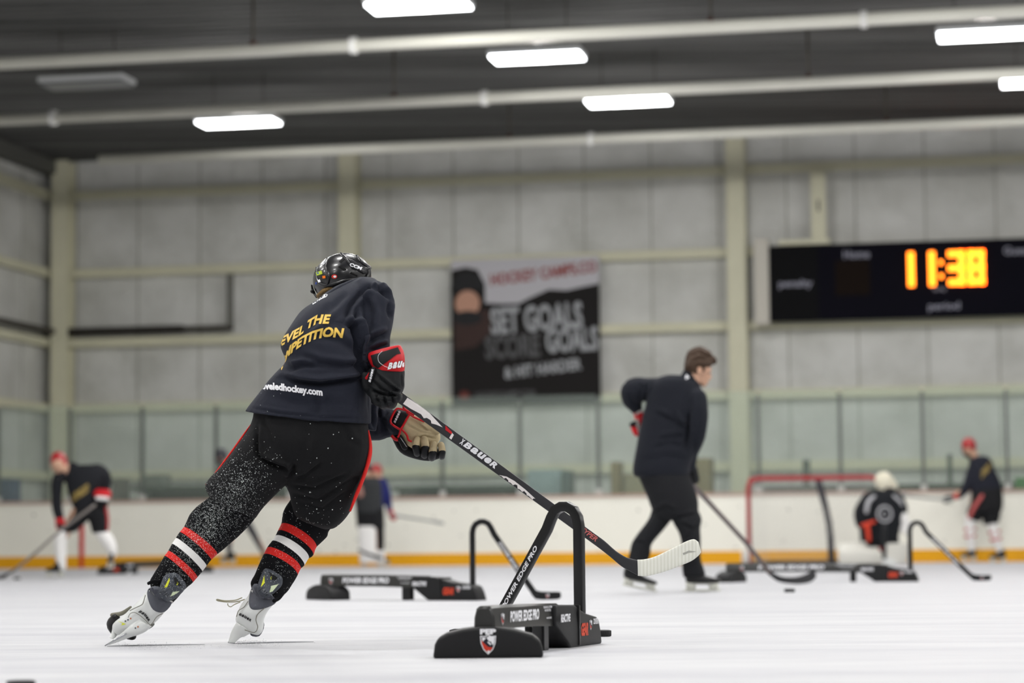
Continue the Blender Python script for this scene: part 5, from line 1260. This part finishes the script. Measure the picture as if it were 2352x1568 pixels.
b = MB(); b.tube([GP(.03, 0, gh), GP(.3, .45, gh), GP(gw - .3, .45, gh), GP(gw - .03, 0, gh)], .022, n=10, k=3); b.build('top_frame', m_gred, gl)
b = MB(); b.tube([GP(1.0, .46, gh), GP(1.16, .8, .6), GP(1.2, 1.0, .03)], .05, n=10, k=3); b.build('rear_support', mat('goal_support', (70, 70, 76), .5), gl)
b = MB(); rn = .0022
for i in range(40):
    t = i / 39; x = .3 + (gw - .6) * t; xb = .35 + (gw - .7) * t
    b.tube([GP(x, .45, gh), GP(xb, 1.0, .03)], rn, n=4, cap=False); b.tube([GP(.05 + (gw - .1) * t, 0, gh), GP(x, .45, gh)], rn, n=4, cap=False)
for j in range(1, 28):
    t = j / 28; z = gh * (1 - t) + .03 * t; dd = .45 + .55 * t
    b.tube([GP(.0, 0, z), GP(.3, dd, z), GP(gw - .3, dd, z), GP(gw, 0, z)], rn, n=4, cap=False)
for i in range(1, 14):
    t = i / 14
    b.tube([GP(.3 * t, .45 * t, gh), GP(.02 + .3 * t, 1.0 * t, .03)], rn, n=4, cap=False); b.tube([GP(gw - .3 * t, .45 * t, gh), GP(gw - .02 - .3 * t, 1.0 * t, .03)], rn, n=4, cap=False)
b.build('net', mat('net_white', (200, 200, 196), .9), gl)
b = MB(); b.tube([GP(-.05, .0, 0), GP(-.05, 0, .22)], .06, n=12); b.build('post_pad', mat('post_pad_white', (200, 196, 190), .6), gl)

# ================================================================== training devices
m_dev = mat('device_black', (18, 18, 20), .42, spec=.3, bump=.35, bscale=500)
m_dev2 = mat('device_sheet', (40, 40, 39), .3, spec=.5)
m_gear = mat('gear_orange', (206, 66, 36), .5)
m_shr = mat('shield_red', (196, 56, 36), .5); m_shn = mat('shield_navy', (28, 30, 44), .5)
def shield(T, w, parent, pep=True):
    """club shield: white outline, navy field, red sweep, white shaft"""
    h = w * 1.12
    out = [(-.5, .42), (-.2, .40), (0, .5), (.2, .40), (.5, .42), (.46, .0), (.3, -.35), (0, -.62), (-.3, -.35), (-.46, 0)]
    sc_ = lambda P, k=1: [(x * w * k, y * h * k) for x, y in P]
    poly_flat('shield', [sc_(out)], T, m_wprint, parent, .0008); poly_flat('shield', [sc_(out, .88)], T, m_shn, parent, .0012)
    poly_flat('shield', [sc_([(-.42, .2), (-.25, 0), (0, -.2), (.3, -.24), (.1, -.44), (0, -.53), (-.26, -.3), (-.4, 0)])], T, m_shr, parent, .0016)
    poly_flat('shield', [sc_([(-.1, .33), (.08, .4), (.4, .36), (.38, .05), (.3, -.12), (.18, .1), (.05, .12)]), sc_([(-.05, .06), (.02, .1), (.2, -.04), (.14, -.1)]), sc_([(-.38, .34), (-.12, .3), (-.34, .1)]), sc_([(-.06, -.42), (.06, -.38), (.1, -.46), (0, -.54)])], T, m_wprint, parent, .002)
    if pep: flat_text('pep_lettering', 'PEP', T @ Matrix.Translation((-.5 * w, .52 * h, 0)), w * .30, m_wprint, parent, width=w * 1.0, bold=.06)
def device(label, O, yaw, L, arch_yaw, foot_yaw=math.pi / 2, arch=True, side=-1, group=None, detail=True, arch_slant=.27, flip=False):
    """O ground point at the foot end; beam runs along yaw for L metres; side=-1 lettering on the right of travel"""
    ex = Vector((math.cos(yaw), math.sin(yaw), 0)); ey = Vector((-math.sin(yaw), math.cos(yaw), 0)); ez = Vector((0, 0, 1))
    Q = lambda x, y, z: Vector(O) + ex * x + ey * y + ez * z
    root = empty('training_device', Q(.07, 0, 0), label, 'stickhandling trainer', group)
    # foot
    fa = yaw + foot_yaw; fx = Vector((math.cos(fa), math.sin(fa), 0)); fy = Vector((-math.sin(fa), math.cos(fa), 0)); fc = Q(.07, 0, 0)
    prof = [(-.180, 0), (-.178, .03), (-.170, .055), (-.145, .074), (-.085, .092), (-.03, .101), (.03, .101), (.085, .094), (.135, .081), (.165, .064), (.174, .045), (.180, 0)]
    b = MB(); b.prism(prof, lambda x, z, t: fc + fx * x + fy * (t - .5) * .15 + ez * z)
    foot = b.build('foot', m_dev, root, bevel=.012, bseg=3)
    # beam with rounded section
    x1 = L - .40
    b = MB(); sec = [(-.038, .092), (.038, .092), (.036, .13), (.028, .160), (.018, .168), (-.018, .168), (-.028, .160), (-.036, .13)]
    R = []
    for x, dz, k in ((.03, -.002, .8), (.036, 0, .97), (.06, 0, 1), (x1 * .6, -.004, 1), (x1, -.012, 1.05)):
        R.append([Q(x, y * k, .13 + (z - .13) * k + dz) for y, z in sec])
    b.rings(R); b.build('beam', m_dev2, root, auto=35)
    # housing that comes down to the ice
    b = MB(); prof = [(x1 - .10, .155), (x1 - .10, .085), (x1 + .0, .02), (x1 + .03, 0), (L, 0), (L - .015, .05), (L - .035, .088), (L - .06, .1), (L - .2, .118), (x1 + .08, .150)]
    b.prism(prof, lambda x, z, t: Q(x, (t - .5) * (.10 if x < x1 else .125), z)); hs_ = b.build('housing', m_dev, root, bevel=.009, bseg=3)
    b = MB(); b.prism([(x1 + .115, .005), (x1 + .13, .005), (x1 + .13, .147), (x1 + .115, .150)], lambda x, z, t: Q(x, (t - .5) * .135, z)); b.build('collar_band', m_blkp, root, bevel=.003)
    for yq in (-.03, .03):
        b = MB(); b.box(Q(x1 - .16, yq, .045), .05, .012, .09, Matrix((ex, ey, ez)).transposed()); b.build('inner_leg', m_blkp, root, smooth=False, bevel=.003)
    if arch:
        aa = arch_yaw; ax = Vector((math.cos(aa), math.sin(aa), 0)); ay = Vector((-math.sin(aa), math.cos(aa), 0)); a0 = Q(L - .07, 0, 0)
        A = lambda x, z: a0 + ax * x + ez * z
        top = .515; s_ = arch_slant
        path = [(0, .08), (0, .38), (0, .43), (.006, .462), (.022, .488), (.05, top - .012), (.075, top - .012), (.102, .490), (.120, .462), (.14, .42), (.14 + s_ * .55, .20), (.14 + s_ * .93, .05), (.14 + s_, .03)]
        b = MB(); R = []; hw = .019; th = .013
        P = [Vector((x, z)) for x, z in path]
        for i, p in enumerate(P):
            t = (P[min(i + 1, len(P) - 1)] - P[max(0, i - 1)]).normalized(); nn = Vector((-t.y, t.x))
            ring = []
            for a_, c_ in ((1, 1), (1, -1), (-1, -1), (-1, 1)):
                q = p + nn * hw * a_; ring.append(A(q.x, q.y) + ay * th * c_)
            R.append(ring)
        b.rings(R); ar = b.build('arch', m_blkp, root, bevel=.004)
        b = MB(); q0 = .14 + s_; R = []
        for x, z0, z1, off in ((q0 - .035, .035, .085, 0), (q0 - .01, .006, .062, 0), (q0 + .03, .0, .052, .004), (q0 + .09, .0, .05, .012), (q0 + .14, .003, .05, .022), (q0 + .158, .012, .045, .028)):
            R.append([A(x, z0) + ay * (off - .005), A(x, z1) + ay * (off - .005), A(x, z1) + ay * (off + .005), A(x, z0) + ay * (off + .005)])
        b.rings(R); bld = b.build('arch_blade', m_blkp, root, bevel=.002)
        # lettering down the slope, on the side seen by the camera
        vis_ = -1 if ay.dot(Vector((0, -1, 0))) < 0 else 1
        p1 = A(.14 + s_ * .12, .37); p2 = A(.14 + s_ * .72, .13)
        nrm = ay * vis_
        xd = (p1 - p2) if (p1 - p2).dot(Vector((1, 0, 0))) > 0 else (p2 - p1); start = p2 if xd.dot(p1 - p2) > 0 else p1
        T = Matrix((xd.normalized(), nrm.cross(xd.normalized()), nrm)).transposed().to_4x4()
        if T.col[1].to_3d().z < 0 and False: pass
        T.translation = start + nrm * th - T.col[1].to_3d() * .008
        flat_text('arch_lettering', 'POWER EDGE PRO', T, .016, m_wprint, ar, width=(p1 - p2).length * .95, bold=.03, shear=.2, th=.001)
        Tb = Matrix((ax if ax.x > 0 else -ax, ez, (ax if ax.x > 0 else -ax).cross(ez))).transposed().to_4x4(); Tb.translation = A(q0 + .07, .026) + nrm * .004 * (1 if vis_ < 0 or True else 1) - Vector((0, .016, 0)) * 0
        shield(Tb @ Matrix.Translation((0, 0, .004)), .022, bld, False)
    # lettering on the camera side of beam and housing
    sy = side; nrm = ey * sy; xd = ex if (ex.cross(ez)).dot(nrm) > 0 else -ex
    def TT(x, z, yo): T = Matrix((xd, ez, nrm)).transposed().to_4x4(); T.translation = Q(x, 0, z) + nrm * yo; return T
    def place(txt, xs, xe, z, h, m, yo, bold=.04, shear=.12, par=None, nm='lettering'):
        st_ = xs if xd.dot(ex) > 0 else xe
        flat_text(nm, txt, TT(st_, z, yo), h, m, par or root, width=xe - xs, bold=bold, shear=shear)
    bw_ = x1 - .1
    if not flip:
        shield(TT(.03 + bw_ * .12, .125, .0375), .032, root, False)
        place('POWER EDGE PRO', .03 + bw_ * .24, .03 + bw_ * .72, .112, .034, m_wprint, .0378)
        place('TRAINING SYSTEM', .03 + bw_ * .80, .03 + bw_ * .95, .145, .008, m_wprint, .0365, .01); place('PATENTED', .03 + bw_ * .82, .03 + bw_ * .93, .134, .008, m_wprint, .037, .01); place('WWW.PEP', .03 + bw_ * .84, .03 + bw_ * .93, .108, .007, m_wprint, .039, .01)
    place('REACTIVE', x1 - .085, x1 + .02, .095, .026, m_wprint, .052 if False else .064)
    place('GEAR', x1 + .145, x1 + .225, .04, .042, m_gear, .064, .05, .3)
    shield(TT(x1 + .26, .075, .063), .03, root, False)
    place('COUNTERING', x1 + .29, L - .05, .075, .020, m_wprint, .064, .03)
    # crest on the outer face of the foot
    nf = fy if fy.dot(ex) < 0 else -fy
    xf = ez.cross(nf)
    Tf = Matrix((xf, ez, nf)).transposed().to_4x4(); Tf.translation = fc + nf * .0758 + ez * .060
    if detail:
        shield(Tf @ Matrix.Translation((0, -.012, 0)), .052, foot)
    return root
GRP = None
O1 = G(1105, 1511); O1 = Vector((O1.x, O1.y, 0))
E1 = G(1318, 1478)
yaw1 = math.atan2(1.02, .36)
device('black stickhandling trainer nearest the camera with PEP shield on its foot', O1 + Vector((0, .0, 0)), yaw1, 1.12, math.pi - .6, foot_yaw=math.pi / 2 + (math.pi / 2 - yaw1) * 1.0 , arch_slant=.27)
O2 = G(742, 1377); E2 = G(1100, 1379)
L2 = (Vector((E2.x, E2.y, 0)) - Vector((O2.x, O2.y, 0))).length + .05
O2 = Vector((O2.x - .03, O2.y + .05, 0)); yaw2 = math.atan2(E2.y + .05 - O2.y, E2.x - O2.x)
device('black stickhandling trainer lying between the leaning skater\'s skates and the young coach', O2, yaw2, L2, .05, foot_yaw=math.radians(-28), detail=False)
O3 = G(1674, 1337); E3 = G(2111, 1335)
O3 = Vector((O3.x - .05, O3.y, 0)); L3 = (Vector((E3.x, E3.y, 0)) - O3).length; yaw3 = math.atan2(E3.y - O3.y, E3.x - O3.x)
device('long black stickhandling trainer on the right in front of the goal', O3, yaw3, L3, .02, foot_yaw=math.radians(75), detail=False, arch_slant=.40)
O4 = G(470, 1314); E4 = G(229, 1319)
O4 = Vector((O4.x, O4.y, 0)); L4 = 1.25; yaw4 = math.atan2(E4.y - O4.y, E4.x - O4.x)
device('black stickhandling trainer lying far back behind the left skater, without its arch', O4, yaw4, (Vector((E4.x, E4.y, 0)) - O4).length, 0, arch=False, detail=False, side=1, flip=True)

# ================================================================== pucks
m_puck = mat('puck_rubber', (26, 26, 28), .6, bump=.5, bscale=160)
def puck(px, py, lab):
    g_ = G(px, py); b = MB(); R = []
    for r, z in ((.030, .0), (.0375, .002), (.0381, .005), (.0381, .0204), (.0375, .0234), (.030, .0254)):
        R.append([Vector((g_.x + r * math.cos(a), g_.y + .038 + r * math.sin(a), z)) for a in [2 * math.pi * i / 40 for i in range(40)]])
    b.rings(R); tag(b.build('puck', m_puck, None, auto=50), lab, 'puck')
puck(1383, 1462, 'black puck lying behind the nearest stickhandling trainer')
puck(1815, 1360, 'black puck lying on the ice below the young coach\'s stick blade')
puck(41, 1586, 'black puck at the bottom left corner of the picture')
puck(38, 1331, 'black puck beside the blade of the left skater\'s stick')

for o in COL.objects:
    if o.parent is None:
        k = o.name.split('.')[0]
        g_ = {'person': 'skaters on the ice', 'hockey_stick': 'hockey sticks held by the skaters', 'puck': 'pucks on the ice', 'training_device': 'stickhandling trainers on the ice',
              'storage_crate': 'crates behind the glass', 'equipment_bag': 'bags behind the glass', 'bench': 'benches behind the glass', 'skate_groove_shadow': 'grooves with painted shadow on the ice'}.get(k)
        if g_ and 'group' not in o: o['group'] = g_
